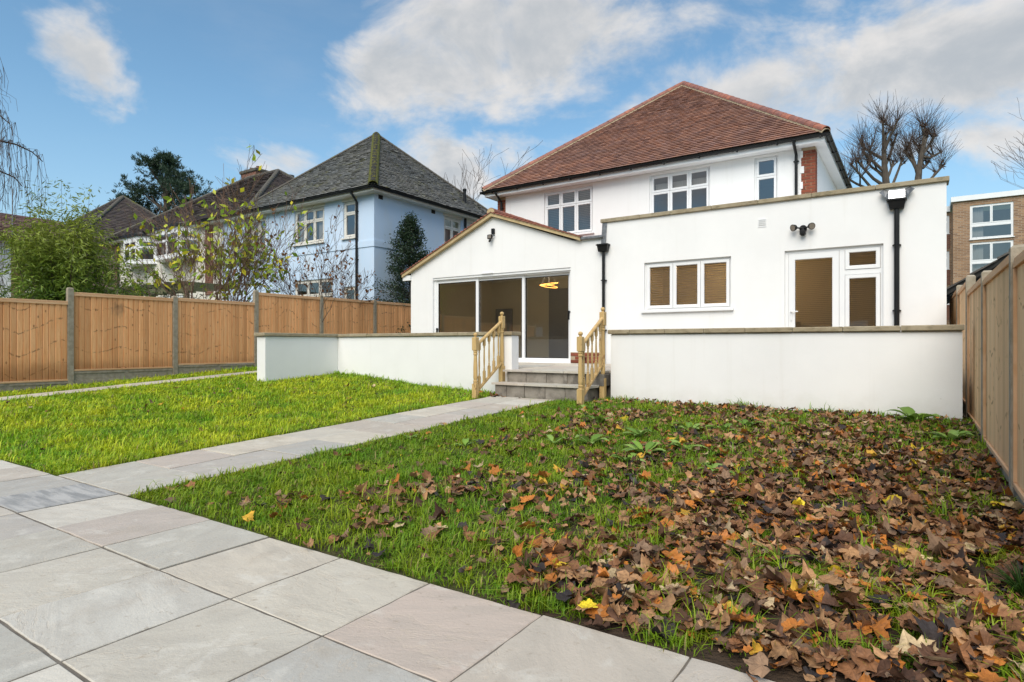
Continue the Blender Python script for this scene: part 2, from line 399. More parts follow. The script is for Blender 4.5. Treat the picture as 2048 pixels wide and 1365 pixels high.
def np_mesh(name, V, Fidx, nper, mat, cols=None, vein=None, loc=(0, 0, 0), parent=None, **kw):
    """V (n,3); Fidx flat loop vertex indices; nper = verts per face (constant)"""
    me = bpy.data.meshes.new(name); n = len(V); nl = len(Fidx); nf = nl // nper
    me.vertices.add(n); me.vertices.foreach_set('co', (V - np.array(loc)).astype(np.float32).ravel())
    me.loops.add(nl); me.loops.foreach_set('vertex_index', Fidx.astype(np.int32))
    me.polygons.add(nf); me.polygons.foreach_set('loop_start', np.arange(0, nl, nper, dtype=np.int32))
    me.update(calc_edges=True); me.materials.append(MATS[mat])
    if cols is not None:
        c4 = np.ones((n, 4), np.float32); c4[:, :3] = cols
        ca = me.color_attributes.new('Col', 'FLOAT_COLOR', 'POINT'); ca.data.foreach_set('color', c4.ravel())
    if vein is not None:
        a = me.attributes.new('vein', 'FLOAT', 'POINT'); a.data.foreach_set('value', vein.astype(np.float32))
    me.shade_smooth() if kw.pop('smooth', False) else None
    return reg(bpy.data.objects.new(name, me), name, parent, loc, **kw)
def frame_rear(Y0): return lambda a, z, d: (a, Y0 + d, z)            # wall that looks towards the garden
def frame_side(X0): return lambda a, z, d: (X0 - d, a, z)            # wall that looks towards +X
def fbox(mb, fr, a0, a1, z0, z1, d0, d1):
    P = [fr(a, z, d) for d in (d0, d1) for a, z in ((a0, z0), (a1, z0), (a1, z1), (a0, z1))]
    return mb.add(P, [(0, 1, 2, 3), (7, 6, 5, 4), (0, 4, 5, 1), (1, 5, 6, 2), (2, 6, 7, 3), (3, 7, 4, 0)])
def fring(mb, fr, a0, a1, z0, z1, w_, d0, d1, bv=.008):
    """rectangular frame, bevelled towards its opening"""
    if not hasattr(w_, '__len__'): w_ = (w_,) * 4     # left, right, bottom, top
    L, Rr, B, Tt = w_
    O = [(a0, z0), (a1, z0), (a1, z1), (a0, z1)]
    I = [(a0 + L, z0 + B), (a1 - Rr, z0 + B), (a1 - Rr, z1 - Tt), (a0 + L, z1 - Tt)]
    J = [(a0 + L - bv, z0 + B - bv), (a1 - Rr + bv, z0 + B - bv), (a1 - Rr + bv, z1 - Tt + bv), (a0 + L - bv, z1 - Tt + bv)]
    P = [fr(a, z, d0) for a, z in O] + [fr(a, z, d0) for a, z in J] + [fr(a, z, d0 + bv) for a, z in I] + [fr(a, z, d1) for a, z in I] + [fr(a, z, d1) for a, z in O]
    F = []
    for i in range(4):
        j = (i + 1) % 4
        for k in range(4): F.append((4 * k + i, 4 * k + j, 4 * k + 4 + j, 4 * k + 4 + i))
        F.append((16 + i, 16 + j, j, i))
    return mb.add(P, F)
def wall_holes(mb, fr, a0, a1, z0, z1, holes, depth=.14):
    """front sheet of a wall with openings and their reveals; holes = (a0,a1,z0,z1)"""
    A = sorted({a0, a1, *[h[0] for h in holes], *[h[1] for h in holes]}); Z = sorted({z0, z1, *[h[2] for h in holes], *[h[3] for h in holes]})
    for i in range(len(A) - 1):
        for k in range(len(Z) - 1):
            ca, cz = (A[i] + A[i + 1]) / 2, (Z[k] + Z[k + 1]) / 2
            if any(h[0] < ca < h[1] and h[2] < cz < h[3] for h in holes): continue
            mb.quad(fr(A[i], Z[k], 0), fr(A[i + 1], Z[k], 0), fr(A[i + 1], Z[k + 1], 0), fr(A[i], Z[k + 1], 0))
    for h in holes:
        c = [(h[0], h[2]), (h[1], h[2]), (h[1], h[3]), (h[0], h[3])]
        for i in range(4):
            p, q = c[i], c[(i + 1) % 4]; mb.quad(fr(*p, 0), fr(*p, depth), fr(*q, depth), fr(*q, 0))
    return mb
def window(parent, fr, a0, a1, z0, z1, cols, rows=None, rec=.07, fw=.05, sw=.05, mat='upvc', sill=.06, blind=None, name='window'):
    """cols: relative widths; rows: relative heights from the bottom; each light a sash with its own pane"""
    mb = MB(); fring(mb, fr, a0, a1, z0, z1, fw, rec, rec + .07)
    win = mb.build(name, mat, parent)
    rows = rows or [1]; W = a1 - a0 - 2 * fw; H = z1 - z0 - 2 * fw; sc_, sr = sum(cols), sum(rows)
    a = a0 + fw
    for ci, c in enumerate(cols):
        b = a + W * c / sc_; z = z0 + fw
        for ri, r_ in enumerate(rows):
            zt = z + H * r_ / sr
            m = MB(); fring(m, fr, a + .004, b - .004, z + .004, zt - .004, sw, rec - .012, rec + .05)
            m.build('sash', mat, win)
            m = MB(); m.quad(*[fr(*q, rec + .022) for q in ((a + sw, z + sw), (b - sw, z + sw), (b - sw, zt - sw), (a + sw, zt - sw))])
            m.build('pane', 'glass', win)
            z = zt
        a = b
    if sill:
        m = MB(); fbox(m, fr, a0 - .05, a1 + .05, z0 - .045, z0 - .003, -sill, rec + .05); m.build('sill', mat, win)
    if blind:
        m = MB(); bm_, pitch, wd, ang = blind; z = z0 + fw + .02
        while z < z1 - fw - .02:
            dy, dz = wd / 2 * math.cos(ang), wd / 2 * math.sin(ang)
            m.quad(fr(a0 + fw, z + dz, rec + .10 - dy), fr(a1 - fw, z + dz, rec + .10 - dy), fr(a1 - fw, z - dz, rec + .10 + dy), fr(a0 + fw, z - dz, rec + .10 + dy)); z += pitch
        m.build('blind_slats', bm_, win, kind='stuff')
    return win
def gutter(mb, p, q, r=.06, n=7):
    p, q = Vector(p), Vector(q); d = (q - p).normalized(); side = d.cross(Vector((0, 0, 1))).normalized()
    base = len(mb.v)
    for P in (p, q):
        for rr in (r, r * .86):
            for k in range(n + 1):
                t = math.pi + math.pi * k / n; mb.v.append(tuple(P + side * math.cos(t) * rr + Vector((0, 0, 1)) * math.sin(t) * rr))
    m = n + 1
    for k in range(n):
        mb.f.append((base + k, base + k + 1, base + 2 * m + k + 1, base + 2 * m + k))
        mb.f.append((base + m + k + 1, base + m + k, base + 3 * m + k, base + 3 * m + k + 1))
    for e in (0, 2 * m):
        for k in range(n): mb.f.append((base + e + k, base + e + k + 1, base + e + m + k + 1, base + e + m + k))
        mb.f.append(tuple(base + e + k for k in range(m)))
    mb.f.append((base, base + m, base + 3 * m, base + 2 * m)); mb.f.append((base + m - 1, base + 2 * m - 1, base + 4 * m - 1, base + 3 * m - 1))
    return mb
def tile_face(poly, tw, gauge, palette, th=.028, jitter=.003, lift=.034, seed=1):
    """real overlapping tiles over a roof plane; poly[0]-poly[1] is the eave. Returns verts, quads, colours"""
    r = np.random.default_rng(seed); P = [np.array(p, float) for p in poly]
    e = P[1] - P[0]; e /= np.linalg.norm(e); nrm = np.cross(e, P[2] - P[1]); nrm /= np.linalg.norm(nrm)
    if nrm[2] < 0: nrm = -nrm
    s_ = np.cross(nrm, e); s_ /= np.linalg.norm(s_)
    if s_[2] < 0: s_ = -s_
    uv = [((p - P[0]) @ e, (p - P[0]) @ s_) for p in P]
    umax = max(q[0] for q in uv); umin = min(q[0] for q in uv); vmax = max(q[1] for q in uv)
    def span(v):
        xs = []
        for (a, b), (c, d) in zip(uv, uv[1:] + uv[:1]):
            if (b - v) * (d - v) < 0: xs.append(a + (c - a) * (v - b) / (d - b))
        return (min(xs), max(xs)) if len(xs) >= 2 else None
    V, F, C = [], [], []
    pal = np.array(palette); row = 0; v = 0.
    while v < vmax:
        sp = span(min(v + gauge * .5, vmax - 1e-3))
        if sp:
            off = (row % 2) * tw / 2; k0 = int((sp[0] - off) // tw)
            u = k0 * tw + off
            while u < sp[1]:
                a, b = max(u + .002, sp[0]), min(u + tw - .002, sp[1])
                if b - a > tw * .12:
                    j = r.normal(0, jitter, 3); c = (pal[r.integers(len(pal))] * .6 + pal.mean(0) * .4) * (1 + r.normal(0, .06)); n = len(V)
                    lo, hi = v - .01 + j[0], v + gauge * 1.12
                    for uu in (a, b):
                        for vv, h in ((lo, lift + j[1]), (hi, .004), (lo + .012, lift - th + j[1])):
                            V.append(P[0] + e * uu + s_ * vv + nrm * h)
                    C += [np.clip(c, 0, 1)] * 6
                    F += [(n, n + 3, n + 4, n + 1), (n, n + 2, n + 5, n + 3), (n, n + 1, n + 2, n + 2), (n + 3, n + 5, n + 4, n + 4)]
                u += tw
        v += gauge; row += 1
    return V, F, C
def tiles(name, faces, tw, gauge, palette, mat, parent, **kw):
    V, F, C = [], [], []
    for i, p in enumerate(faces):
        v, f, c = tile_face(p, tw, gauge, palette, seed=i + 3, **kw); n = len(V)
        V += v; C += c; F += [tuple(dict.fromkeys(k + n for k in q)) for q in f]
    mb = MB(); mb.v = [tuple(q) for q in V]; mb.f = F
    return mb.build(name, mat, parent, kind='stuff', cols=np.hstack([np.array(C), np.ones((len(C), 1))]))
def half_round(mb, p, q, r0, r1, n=7, up=Vector((0, 0, 1))):
    p, q = Vector(p), Vector(q); d = (q - p).normalized(); a = d.cross(up).normalized(); b = a.cross(d)
    base = len(mb.v)
    for P, r in ((p, r0), (q, r1)):
        for rr in (r, r - .016):
            for k in range(n + 1):
                t = math.pi * k / n; mb.v.append(tuple(P + a * math.cos(t) * rr + b * math.sin(t) * rr * .9))
    m = n + 1
    for k in range(n):
        mb.f.append((base + k, base + k + 1, base + 2 * m + k + 1, base + 2 * m + k))
        for e in (0, 2 * m): mb.f.append((base + e + k, base + e + k + 1, base + e + m + k + 1, base + e + m + k))
    mb.f.append((base, base + m, base + 3 * m, base + 2 * m)); mb.f.append((base + m - 1, base + 2 * m - 1, base + 4 * m - 1, base + 3 * m - 1))
    return mb
def ridge_run(parent, p, q, mat='ridge_tile', L=.33, r=.12, name='ridge_tile', bed='pale_mortar', lift=.02, bedr=-.002):
    p, q = Vector(p), Vector(q); n = max(1, round((q - p).length / L)); d = (q - p) / n; U = Vector((0, 0, lift))
    for i in range(n):
        mb = MB(); half_round(mb, p + d * i + U, p + d * (i + 1.035) + U, r * random.uniform(.985, 1.015), r * .93); mb.build(name, mat, parent, smooth=False)
    mb = MB(); half_round(mb, p - d.normalized() * .002 - Vector((0, 0, .035)), q - Vector((0, 0, .035)), r + bedr, r + bedr); mb.build('mortar_bed', bed, parent)
def smooth(x, a, b): t = np.clip((np.asarray(x, float) - a) / (b - a), 0, 1); return t * t * (3 - 2 * t)
def terrain(X, Y):
    X = np.asarray(X, float); Y = np.asarray(Y, float)
    y = np.clip(Y - 2.1, 0, None)
    mid = -1.115 + .0347 * y
    right = -1.115 + .215 * (y / 6.85) ** 1.7
    left = -1.01 + .058 * y
    k = smooth(X, -4.8, .6); z = mid * (1 - k) + right * k
    k = smooth(-X, 6.2, 11.2)
    return z * (1 - k) + (left - .10 * (1 - smooth(y, 0, 1.2))) * k
def tz(x, y): return float(terrain(x, y))

# ================================================================== ground, paths
mb = MB(); mb.quad((-500, -300, -1.45), (500, -300, -1.45), (500, 900, -1.45), (-500, 900, -1.45))
mb.build('ground', 'far_grass', kind='structure')
gx = np.linspace(-14.25, .72, 76); gy = np.linspace(2.06, 9.3, 38)
GX, GY = np.meshgrid(gx, gy, indexing='ij'); GZ = terrain(GX, GY) + .012 * np.sin(GX * 5.1 + GY * 3) * np.sin(GY * 4.3)
V = np.stack([GX, GY, GZ], -1).reshape(-1, 3); ii, jj = np.meshgrid(np.arange(75), np.arange(37), indexing='ij'); q0 = (ii * 38 + jj).ravel()
LAWN = np_mesh('lawn', V, np.stack([q0, q0 + 38, q0 + 39, q0 + 1], 1).ravel(), 4, 'lawn_soil', kind='structure', smooth=True)
mb = MB(); mb.quad((-16, -6, -1.2), (2, -6, -1.2), (2, 2.1, -1.2), (-16, 2.1, -1.2)); mb.build('soil_bed', 'soil', kind='structure')
def slab(parent, x0, x1, y0, y1, mat='sandstone', zf=None, th=.035, gap=.006, rough=.004, name='paving_slab'):
    """riven stone flag with a slightly broken edge"""
    zf = zf or (lambda x, y: -1.1)
    n = 7; per = []
    x0 += gap; x1 -= gap; y0 += gap; y1 -= gap
    for (a, b), (c, d) in (((x0, y0), (x1, y0)), ((x1, y0), (x1, y1)), ((x1, y1), (x0, y1)), ((x0, y1), (x0, y0))):
        for i in range(n):
            t = i / n; j = (random.gauss(0, rough * .5), random.gauss(0, rough * .5)) if i else (0, 0)
            per.append((a + (c - a) * t + j[0], b + (d - b) * t + j[1]))
    cx, cy = (x0 + x1) / 2, (y0 + y1) / 2; mb = MB(); N = len(per); dz = random.gauss(0, .0025)
    V = [(x, y, zf(x, y) - th) for x, y in per] + [(x, y, zf(x, y) - .0035 + dz + random.gauss(0, .0007)) for x, y in per]
    V += [(cx + (x - cx) * (1 - .008 / (x1 - x0)), cy + (y - cy) * (1 - .008 / (y1 - y0)), zf(x, y) + dz) for x, y in per]
    F = [tuple(2 * N + i for i in range(N))]
    for k in (0, 1):
        for i in range(N): j = (i + 1) % N; F.append((k * N + i, k * N + j, (k + 1) * N + j, (k + 1) * N + i))
    mb.add(V, F); return mb.build(name, mat, parent)
# front paving: three to five courses of square flags running across the foreground
mb = MB(); mb.box((-9.5, -1.6, -1.19), (1.0, 2.125, -1.105)); front = mb.build('path', 'mortar', kind='structure')
PX = [-1.262 - .606 * k for k in range(-4, 14)]; PY = [2.13, 1.515, .885, .27, -.34, -.95, -1.56]
for j in range(len(PY) - 1):
    sh = (0, 0, .0, .0, .3, 0)[j] + random.uniform(-.006, .006)
    for k in range(len(PX) - 1):
        x1, x0 = PX[k] + sh, PX[k + 1] + sh
        if x1 > .95: continue
        dark = j == 0 and k == 10
        slab(front, x0, x1, PY[j + 1], PY[j], 'dark_sandstone' if dark else 'sandstone', lambda x, y: -1.1, gap=random.uniform(.004, .0075))
# path up to the steps, two flags wide
mb = MB(); strip = [(y, tz(-5.4, y)) for y in np.linspace(2.135, 8.5, 14)]
for (ya, za), (yb, zb) in zip(strip, strip[1:]): mb.quad((-6.03, ya, za + .006), (-4.79, ya, za + .006), (-4.79, yb, zb + .006), (-6.03, yb, zb + .006))
gp = mb.build('garden_path', 'mortar', kind='structure')
pz = lambda x, y: -1.1 + .0347 * max(0, y - 2.1)
for col, (x0, x1, off) in enumerate(((-6.02, -5.41, 0), (-5.41, -4.80, .0))):
    y = 2.14; k = 0
    while y < 8.45:
        L = (.61, .61, .61, .62)[k % 4] * (1.5 if (k + col) % 4 == 2 else 1.) if k else (.61)
        y1 = min(y + L, 8.46)
        if y1 - y > .1: slab(gp, x0, x1, y, y1, zf=pz, gap=random.uniform(.004, .006))
        y += L; k += 1
# narrow path beside the old fence
mb = MB(); ys = np.linspace(-1, 14, 20)
def sz(x, y): return tz(-12.5, min(y, 9.3)) + .03
for ya, yb in zip(ys, ys[1:]): mb.quad((-12.92, ya, sz(0, ya) - .01), (-12.28, ya, sz(0, ya) - .01), (-12.28, yb, sz(0, yb) - .01), (-12.92, yb, sz(0, yb) - .01))
sp = mb.build('side_path', 'mortar', kind='structure')
y = 1.0
while y < 13.5: slab(sp, -12.9, -12.3, y, y + .9, zf=sz); y += .9
mb = MB(); mb.quad((-14.05, 9.25, -.62), (-10.3, 9.25, -.62), (-10.3, 24, -.35), (-14.05, 24, -.35)); mb.build('side_passage', 'far_grass', kind='structure')
# terrace behind the garden walls
TZ = lambda x, y: -.435 + .012 * (y - 8.82)
mb = MB(); mb.box((-10.25, 9.12, -1.2), (.45, 11.95, -.475)); ter = mb.build('terrace', 'mortar', kind='structure')
y = 8.80
for j in range(5):
    y1 = y + (.46 if j == 0 else .62); x = -10.25 + (.3 if j % 2 else 0) + 4.2 * (j == 0)
    while x < .4:
        slab(ter, x, min(x + .61, -4.06 if j == 0 else .45), y, y1, zf=TZ, gap=.004)
        x += .61
        if j == 0 and x > -4.3: break
    y = y1

# ================================================================== garden walls
def coping_run(parent, p, q, wdt, z0, z1, joints, axis):
    for a, b in zip(joints, joints[1:]):
        mb = MB(); j = random.uniform(-.004, .004); k = random.uniform(-.003, .003)
        if axis == 'x': mb.bbox((a + .003, p + j, z0), (b - .003, q + j, z1 + k), .009)
        else: mb.bbox((p + j, a + .003, z0), (q + j, b - .003, z1 + k), .009)
        mb.build('coping_stone', 'coping', parent)
def frange(a, b, st): n = max(1, round((b - a) / st)); return [a + (b - a) * i / n for i in range(n + 1)]
gw = thing('garden_wall', (-1.8, 9.06, -.95), 'long white rendered terrace wall with stone coping between the steps and new fence', 'wall', 'white terrace walls')
mb = MB(); mb.bbox((-4.05, 8.95, -1.15), (.47, 9.17, .168), .012); mb.build('wall_body', 'white_render', gw)
coping_run(gw, 8.91, 9.21, 0, .17, .238, [-4.09, -3.72, -3.15, -2.57, -1.99, -1.38, -.78, -.15, .49], 'x')
gl = thing('garden_wall', (-8.2, 9.06, -.8), 'white rendered wall with a short projecting return beside the wooden board fence', 'wall', 'white terrace walls')
mb = MB(); mb.bbox((-10.52, 8.95, -1.15), (-5.95, 9.17, .168), .012); mb.build('wall_body', 'white_render', gl)
mb = MB(); mb.bbox((-10.79, 7.17, -1.15), (-10.523, 9.17, .166), .012); mb.build('return_wall', 'white_render', gl)
coping_run(gl, 8.91, 9.21, 0, .17, .235, [-10.48] + frange(-10.2, -5.92, .61), 'x')
coping_run(gl, -10.83, -10.485, 0, .17, .235, [7.12, 7.72, 8.02, 8.62, 9.21], 'y')

# ================================================================== steps
st = thing('garden_steps', (-5.1, 8.6, -.87), 'two grey stone steps climbing from the paved path to the terrace', 'steps')
for (x0, x1, y0, y1, z0, z1, js) in ((-6.02, -4.24, 8.53, 8.84, -.95, -.683, (.245, .60, 1.0, 1.37)), (-5.985, -4.12, 8.85, 9.1, -.66, -.470, (.40, .80, 1.20, 1.55))):
    b = [x0] + [x0 + j for j in js] + [x1]
    for a, c in zip(b, b[1:]):
        mb = MB(); mb.bbox((a + .006, y0 + random.uniform(-.003, .003), z0), (c - .006, y0 + .05, z1), .004); mb.build('riser_stone', 'riser_stone', st)
    mb = MB(); mb.box((x0 + .01, y0 + .012, z0), (x1 - .01, y1 + .2, z1 - .01)); mb.build('step_core', 'mortar', st)
for x0, x1 in ((-6.07, -5.4), (-5.4, -4.78), (-4.78, -4.2)):
    slab(st, x0, x1, 8.49, 8.845, zf=lambda x, y: -.648, th=.034, gap=.003, name='tread_slab')

# ================================================================== timber stair railings
def newel(rail, x, y, z0, zt, h=.042):
    """square blocks, turned shaft and ball"""
    mb = MB(); zc = zt - .075; a0 = z0; a1 = z0 + (zc - z0) * .24; a2 = zc - .22
    mb.bbox((x - h, y - h, a0), (x + h, y + h, a1), .004); mb.bbox((x - h, y - h, a2), (x + h, y + h, zc), .006)
    d = a2 - a1
    prof = [(.036, a1 - .002), (.039, a1 + .012), (.032, a1 + .02), (.038, a1 + .035), (.038, a1 + .05), (.030, a1 + .06), (.037, a1 + .10), (.036, a1 + d * .5), (.029, a2 - .10), (.028, a2 - .085), (.037, a2 - .07), (.037, a2 - .05), (.030, a2 - .04), (.039, a2 - .025), (.036, a2 + .002)]
    mb.lathe((x, y), prof, 14); n = mb.build('newel_post', 'softwood', rail, loc=(x, y, z0))
    fb = MB(); pr = [(.018, zc - .004), (.026, zc + .006), (.018, zc + .014)] + [(.036 * math.sin(t), zc + .045 - .034 * math.cos(t)) for t in np.linspace(.45, math.pi - .05, 9)]
    fb.lathe((x, y), pr, 16); fb.build('ball_finial', 'softwood', n, smooth=True)
def railing(x, zlo, ztop_lo, zup, ztop_up, label):
    y0, y1 = 8.12, 8.90
    r = thing('stair_railing', (x, (y0 + y1) / 2, zlo), label, 'railing', 'timber stair railings')
    newel(r, x, y0, zlo, ztop_lo); newel(r, x, y1, zup, ztop_up)
    A = Vector((x, y0 + .035, ztop_lo - .205)); B = Vector((x, y1 - .035, ztop_up - .185))
    mb = MB(); mb.tube([A, B], .029, 12); mb.build('handrail', 'softwood', r, smooth=False)
    A2 = Vector((x, y0 + .035, zlo + .115)); B2 = Vector((x, y1 - .035, ztop_up - .91)); mb = MB(); hw = .024
    mb.add([(x - hw, A2.y, A2.z - .018), (x + hw, A2.y, A2.z - .018), (x + hw, B2.y, B2.z - .018), (x - hw, B2.y, B2.z - .018), (x - hw, A2.y, A2.z + .018), (x + hw, A2.y, A2.z + .018), (x + hw, B2.y, B2.z + .018), (x - hw, B2.y, B2.z + .018)], [(0, 3, 2, 1), (4, 5, 6, 7), (0, 1, 5, 4), (1, 2, 6, 5), (2, 3, 7, 6), (3, 0, 4, 7)])
    mb.build('bottom_rail', 'softwood', r)
    for i in range(5):
        t = (i + .75) / 5.5; y = y0 + (y1 - y0) * t; zb = A2.z + (B2.z - A2.z) * t; zt = A.z + (B.z - A.z) * t; H = zt - zb
        mb = MB(); h = .0195; s_ = .022
        q0, q1 = zb + .19, zt - .14
        mb.bbox((x - h, y - h, zb), (x + h, y + h, q0), .003); mb.bbox((x - h, y - h, q1), (x + h, y + h, zt), .003)
        d = q1 - q0
        mb.lathe((x, y), [(.016, q0 - .002), (.019, q0 + .012), (.011, q0 + .022), (.018, q0 + .036), (.011, q0 + .05), (.0165, q0 + d * .42), (.012, q1 - .06), (.011, q1 - .05), (.018, q1 - .036), (.011, q1 - .022), (.019, q1 - .012), (.016, q1 + .002)], 10)
        mb.build('baluster', 'softwood', r, loc=(x, y, zb))
railing(-6.13, -.90, .20, -.66, .585, 'turned timber handrail beside the short wall end on the far side of the steps')
railing(-4.165, -.91, .195, -.87, .60, 'turned timber handrail at the near end of the long terrace wall')

# ================================================================== the white house
H = thing('house', (-5.5, 13.5, -.5), 'white rendered house with red tiled hipped roof and single storey extensions', 'house')
# flat roofed kitchen extension
frE = frame_rear(11.9); EX0, EX1 = -5.58, .42
win_k = (-4.64, -2.91, .70, 1.685); dr = (-1.97, -.44, -.40, 1.70)
mb = MB(); wall_holes(mb, frE, EX0, EX1, -.6, 2.605, [win_k, dr], .16)
mb.quad((EX1, 11.9, -1.2), (EX1, 20, -1.2), (EX1, 20, 2.605), (EX1, 11.9, 2.605)); mb.quad((EX0, 20, -1.2), (EX0, 11.9, -1.2), (EX0, 11.9, 2.605), (EX0, 20, 2.605))
mb.quad((EX0, 12.2, 2.45), (EX1, 12.2, 2.45), (EX1, 20, 2.45), (EX0, 20, 2.45)); mb.quad((EX0, 12.2, 2.605), (EX1, 12.2, 2.605), (EX1, 12.2, 2.45), (EX0, 12.2, 2.45))
mb.build('kitchen_extension_wall', 'white_render', H)
for a, b in zip([-5.61, -4.72, -4.08, -3.27, -2.42, -1.52, -.55, .46], [-4.72, -4.08, -3.27, -2.42, -1.52, -.55, .46]):
    mb = MB(); j = random.uniform(-.004, .004); mb.bbox((a + .003, 11.855 + j, 2.607), (b - .003, 12.22, 2.683 + random.uniform(-.003, .003)), .008); mb.build('coping_stone', 'coping', H)
mb = MB()
for p, q in (((-5.5, 12.07, -.39), (.35, 15.4, 2.3)),):
    (x0, y0, z0), (x1, y1, z1) = p, q
    mb.quad((x0, y1, z0), (x1, y1, z0), (x1, y1, z1), (x0, y1, z1)); mb.quad((x0, y0, z0), (x0, y1, z0), (x0, y1, z1), (x0, y0, z1)); mb.quad((x1, y0, z0), (x1, y1, z0), (x1, y1, z1), (x1, y0, z1)); mb.quad((x0, y0, z1), (x1, y0, z1), (x1, y1, z1), (x0, y1, z1))
mb.build('kitchen_room', 'interior_wall', H)
mb = MB(); mb.quad((-5.5, 12.07, -.385), (.35, 12.07, -.385), (.35, 15.4, -.385), (-5.5, 15.4, -.385)); mb.build('kitchen_floor', 'interior_floor', H)
mb = MB(); mb.box((-5.3, 14.7, -.38), (-2.2, 15.35, .52)); mb.build('worktop_unit', 'interior_floor', H)
window(H, frE, *win_k, [1, 1, 1], rec=.05, fw=.035, sw=.062, sill=.055, blind=('wood_blind', .046, .030, -.75))
# half glazed door with side light
D_ = thing('back_door', (-1.2, 11.95, -.4), None, None, parent=H)
mb = MB(); fring(mb, frE, dr[0], -1.055, dr[2], dr[3], (.06, .045, .05, .06), .05, .13); mb.build('door_frame', 'upvc', D_)
mb = MB(); fring(mb, frE, dr[0] + .062, -1.102, dr[2] + .052, dr[3] - .062, (.105, .105, .17, .11), .038, .10); mb.build('door_leaf', 'upvc', D_)
mb = MB(); mb.quad(*[frE(a, z, .07) for a, z in ((-1.82, -.20), (-1.18, -.20), (-1.18, 1.55), (-1.82, 1.55))]); mb.build('pane', 'glass', D_)
mb = MB(); mb.tube([frE(-1.862, .60, .038), frE(-1.862, .60, .0)], .012, 8); mb.tube([frE(-1.868, .60, -.008), frE(-1.745, .598, -.012)], .010, 8); fbox(mb, frE, -1.876, -1.848, .44, .66, .022, .037); mb.build('door_handle', 'upvc', D_)
def slats(parent, fr, a0, a1, z0, z1, d, mat, pitch, wd, ang):
    m = MB(); z = z0
    while z < z1:
        dy, dz = wd / 2 * math.cos(ang), wd / 2 * math.sin(ang)
        m.quad(fr(a0, z + dz, d - dy), fr(a1, z + dz, d - dy), fr(a1, z - dz, d + dy), fr(a0, z - dz, d + dy)); z += pitch
    m.build('blind_slats', mat, parent, kind='stuff')
slats(D_, frE, -1.81, -1.19, -.2, 1.53, .12, 'blind', .034, .014, -.5)
window(H, frE, -1.055, dr[1], dr[2], 1.253, [1], rec=.05, fw=.045, sw=.062, sill=0, blind=('blind', .034, .014, -.5))
window(H, frE, -1.055, dr[1], 1.253, dr[3], [1], rec=.05, fw=.045, sw=.062, sill=0, blind=('blind', .034, .014, -.5))
mb = MB(); fbox(mb, frE, -2.425, -2.275, 2.175, 2.325, -.008, .001)
for k in range(4): z = 2.198 + k * .031; mb.add([frE(-2.41, z, -.009), frE(-2.29, z, -.009), frE(-2.29, z + .022, -.022), frE(-2.41, z + .022, -.022), frE(-2.41, z + .026, -.009), frE(-2.29, z + .026, -.009)], [(0, 1, 2, 3), (3, 2, 5, 4)])
mb.build('wall_vent', 'upvc', H)
def downpipe(x, yw, ztop, zbot, parent, brackets, r=.034, extra=None, name='downpipe'):
    mb = MB(); mb.tube((extra or []) + [(x, yw - .055, ztop), (x, yw - .055, zbot)], r, 12); d = mb.build(name, 'black_plastic', parent, smooth=False)
    for z in brackets:
        b = MB(); b.tube([(x, yw - .055, z), (x, yw - .055, z + .028)], r + .008, 12); b.box((x - .062, yw - .062, z + .006), (x + .062, yw - .001, z + .022)); b.build('pipe_bracket', 'black_plastic', d)
def hopper(x, z, yw, w_=.115, hh=.16):
    mb = MB(); y0, y1 = yw - .14, yw - .004
    mb.add([(x - w_ * .78, y0 + .03, z), (x + w_ * .78, y0 + .03, z), (x + w_ * .78, y1, z), (x - w_ * .78, y1, z), (x - w_, y0, z + hh), (x + w_, y0, z + hh), (x + w_, y1, z + hh), (x - w_, y1, z + hh), (x - w_ * .9, y0 + .012, z + hh), (x + w_ * .9, y0 + .012, z + hh), (x + w_ * .9, y1 - .01, z + hh), (x - w_ * .9, y1 - .01, z + hh), (x - w_ * .75, y0 + .04, z + .03), (x + w_ * .75, y0 + .04, z + .03), (x + w_ * .75, y1 - .02, z + .03), (x - w_ * .75, y1 - .02, z + .03)],
           [(0, 3, 2, 1), (0, 1, 5, 4), (1, 2, 6, 5), (2, 3, 7, 6), (3, 0, 4, 7), (4, 5, 9, 8), (5, 6, 10, 9), (6, 7, 11, 10), (7, 4, 8, 11), (8, 9, 13, 12), (9, 10, 14, 13), (10, 11, 15, 14), (11, 8, 12, 15), (12, 13, 14, 15)])
    mb.box((x - w_ - .012, y0 - .012, z + hh - .03), (x + w_ + .012, y1 + .002, z + hh - .012))
    mb.build('hopper_head', 'black_plastic', H)
hopper(-.25, 2.245, 11.9, .13); downpipe(-.25, 11.9, 2.25, -.42, H, (1.63, .55), .040)
mb = MB(); x = -.25     # lead scupper and splayed cheeks over the hopper
mb.add([(x - .115, 11.84, 2.42), (x + .115, 11.84, 2.42), (x + .115, 11.90, 2.575), (x - .115, 11.90, 2.575)], [(0, 1, 2, 3)]); mb.build('lead_apron', 'shiny_lead', H)
for s_ in (-1, 1):
    mb = MB(); mb.add([(x + s_ * .115, 11.84, 2.415), (x + s_ * .16, 11.80, 2.44), (x + s_ * .25, 11.80, 2.535), (x + s_ * .185, 11.89, 2.60), (x + s_ * .115, 11.895, 2.57)], [(0, 1, 2, 3, 4)]); mb.build('lead_cheek', 'lead', H)
hopper(-5.53, 1.985, 11.9, .125); downpipe(-5.53, 11.9, 2.0, -.42, H, (1.36, .3), .032)
mb = MB(); mb.add([(-5.60, 11.87, 2.15), (-5.49, 11.87, 2.15), (-5.465, 11.885, 2.6), (-5.575, 11.885, 2.6)], [(0, 1, 2, 3)]); mb.build('lead_flashing', 'lead', H)
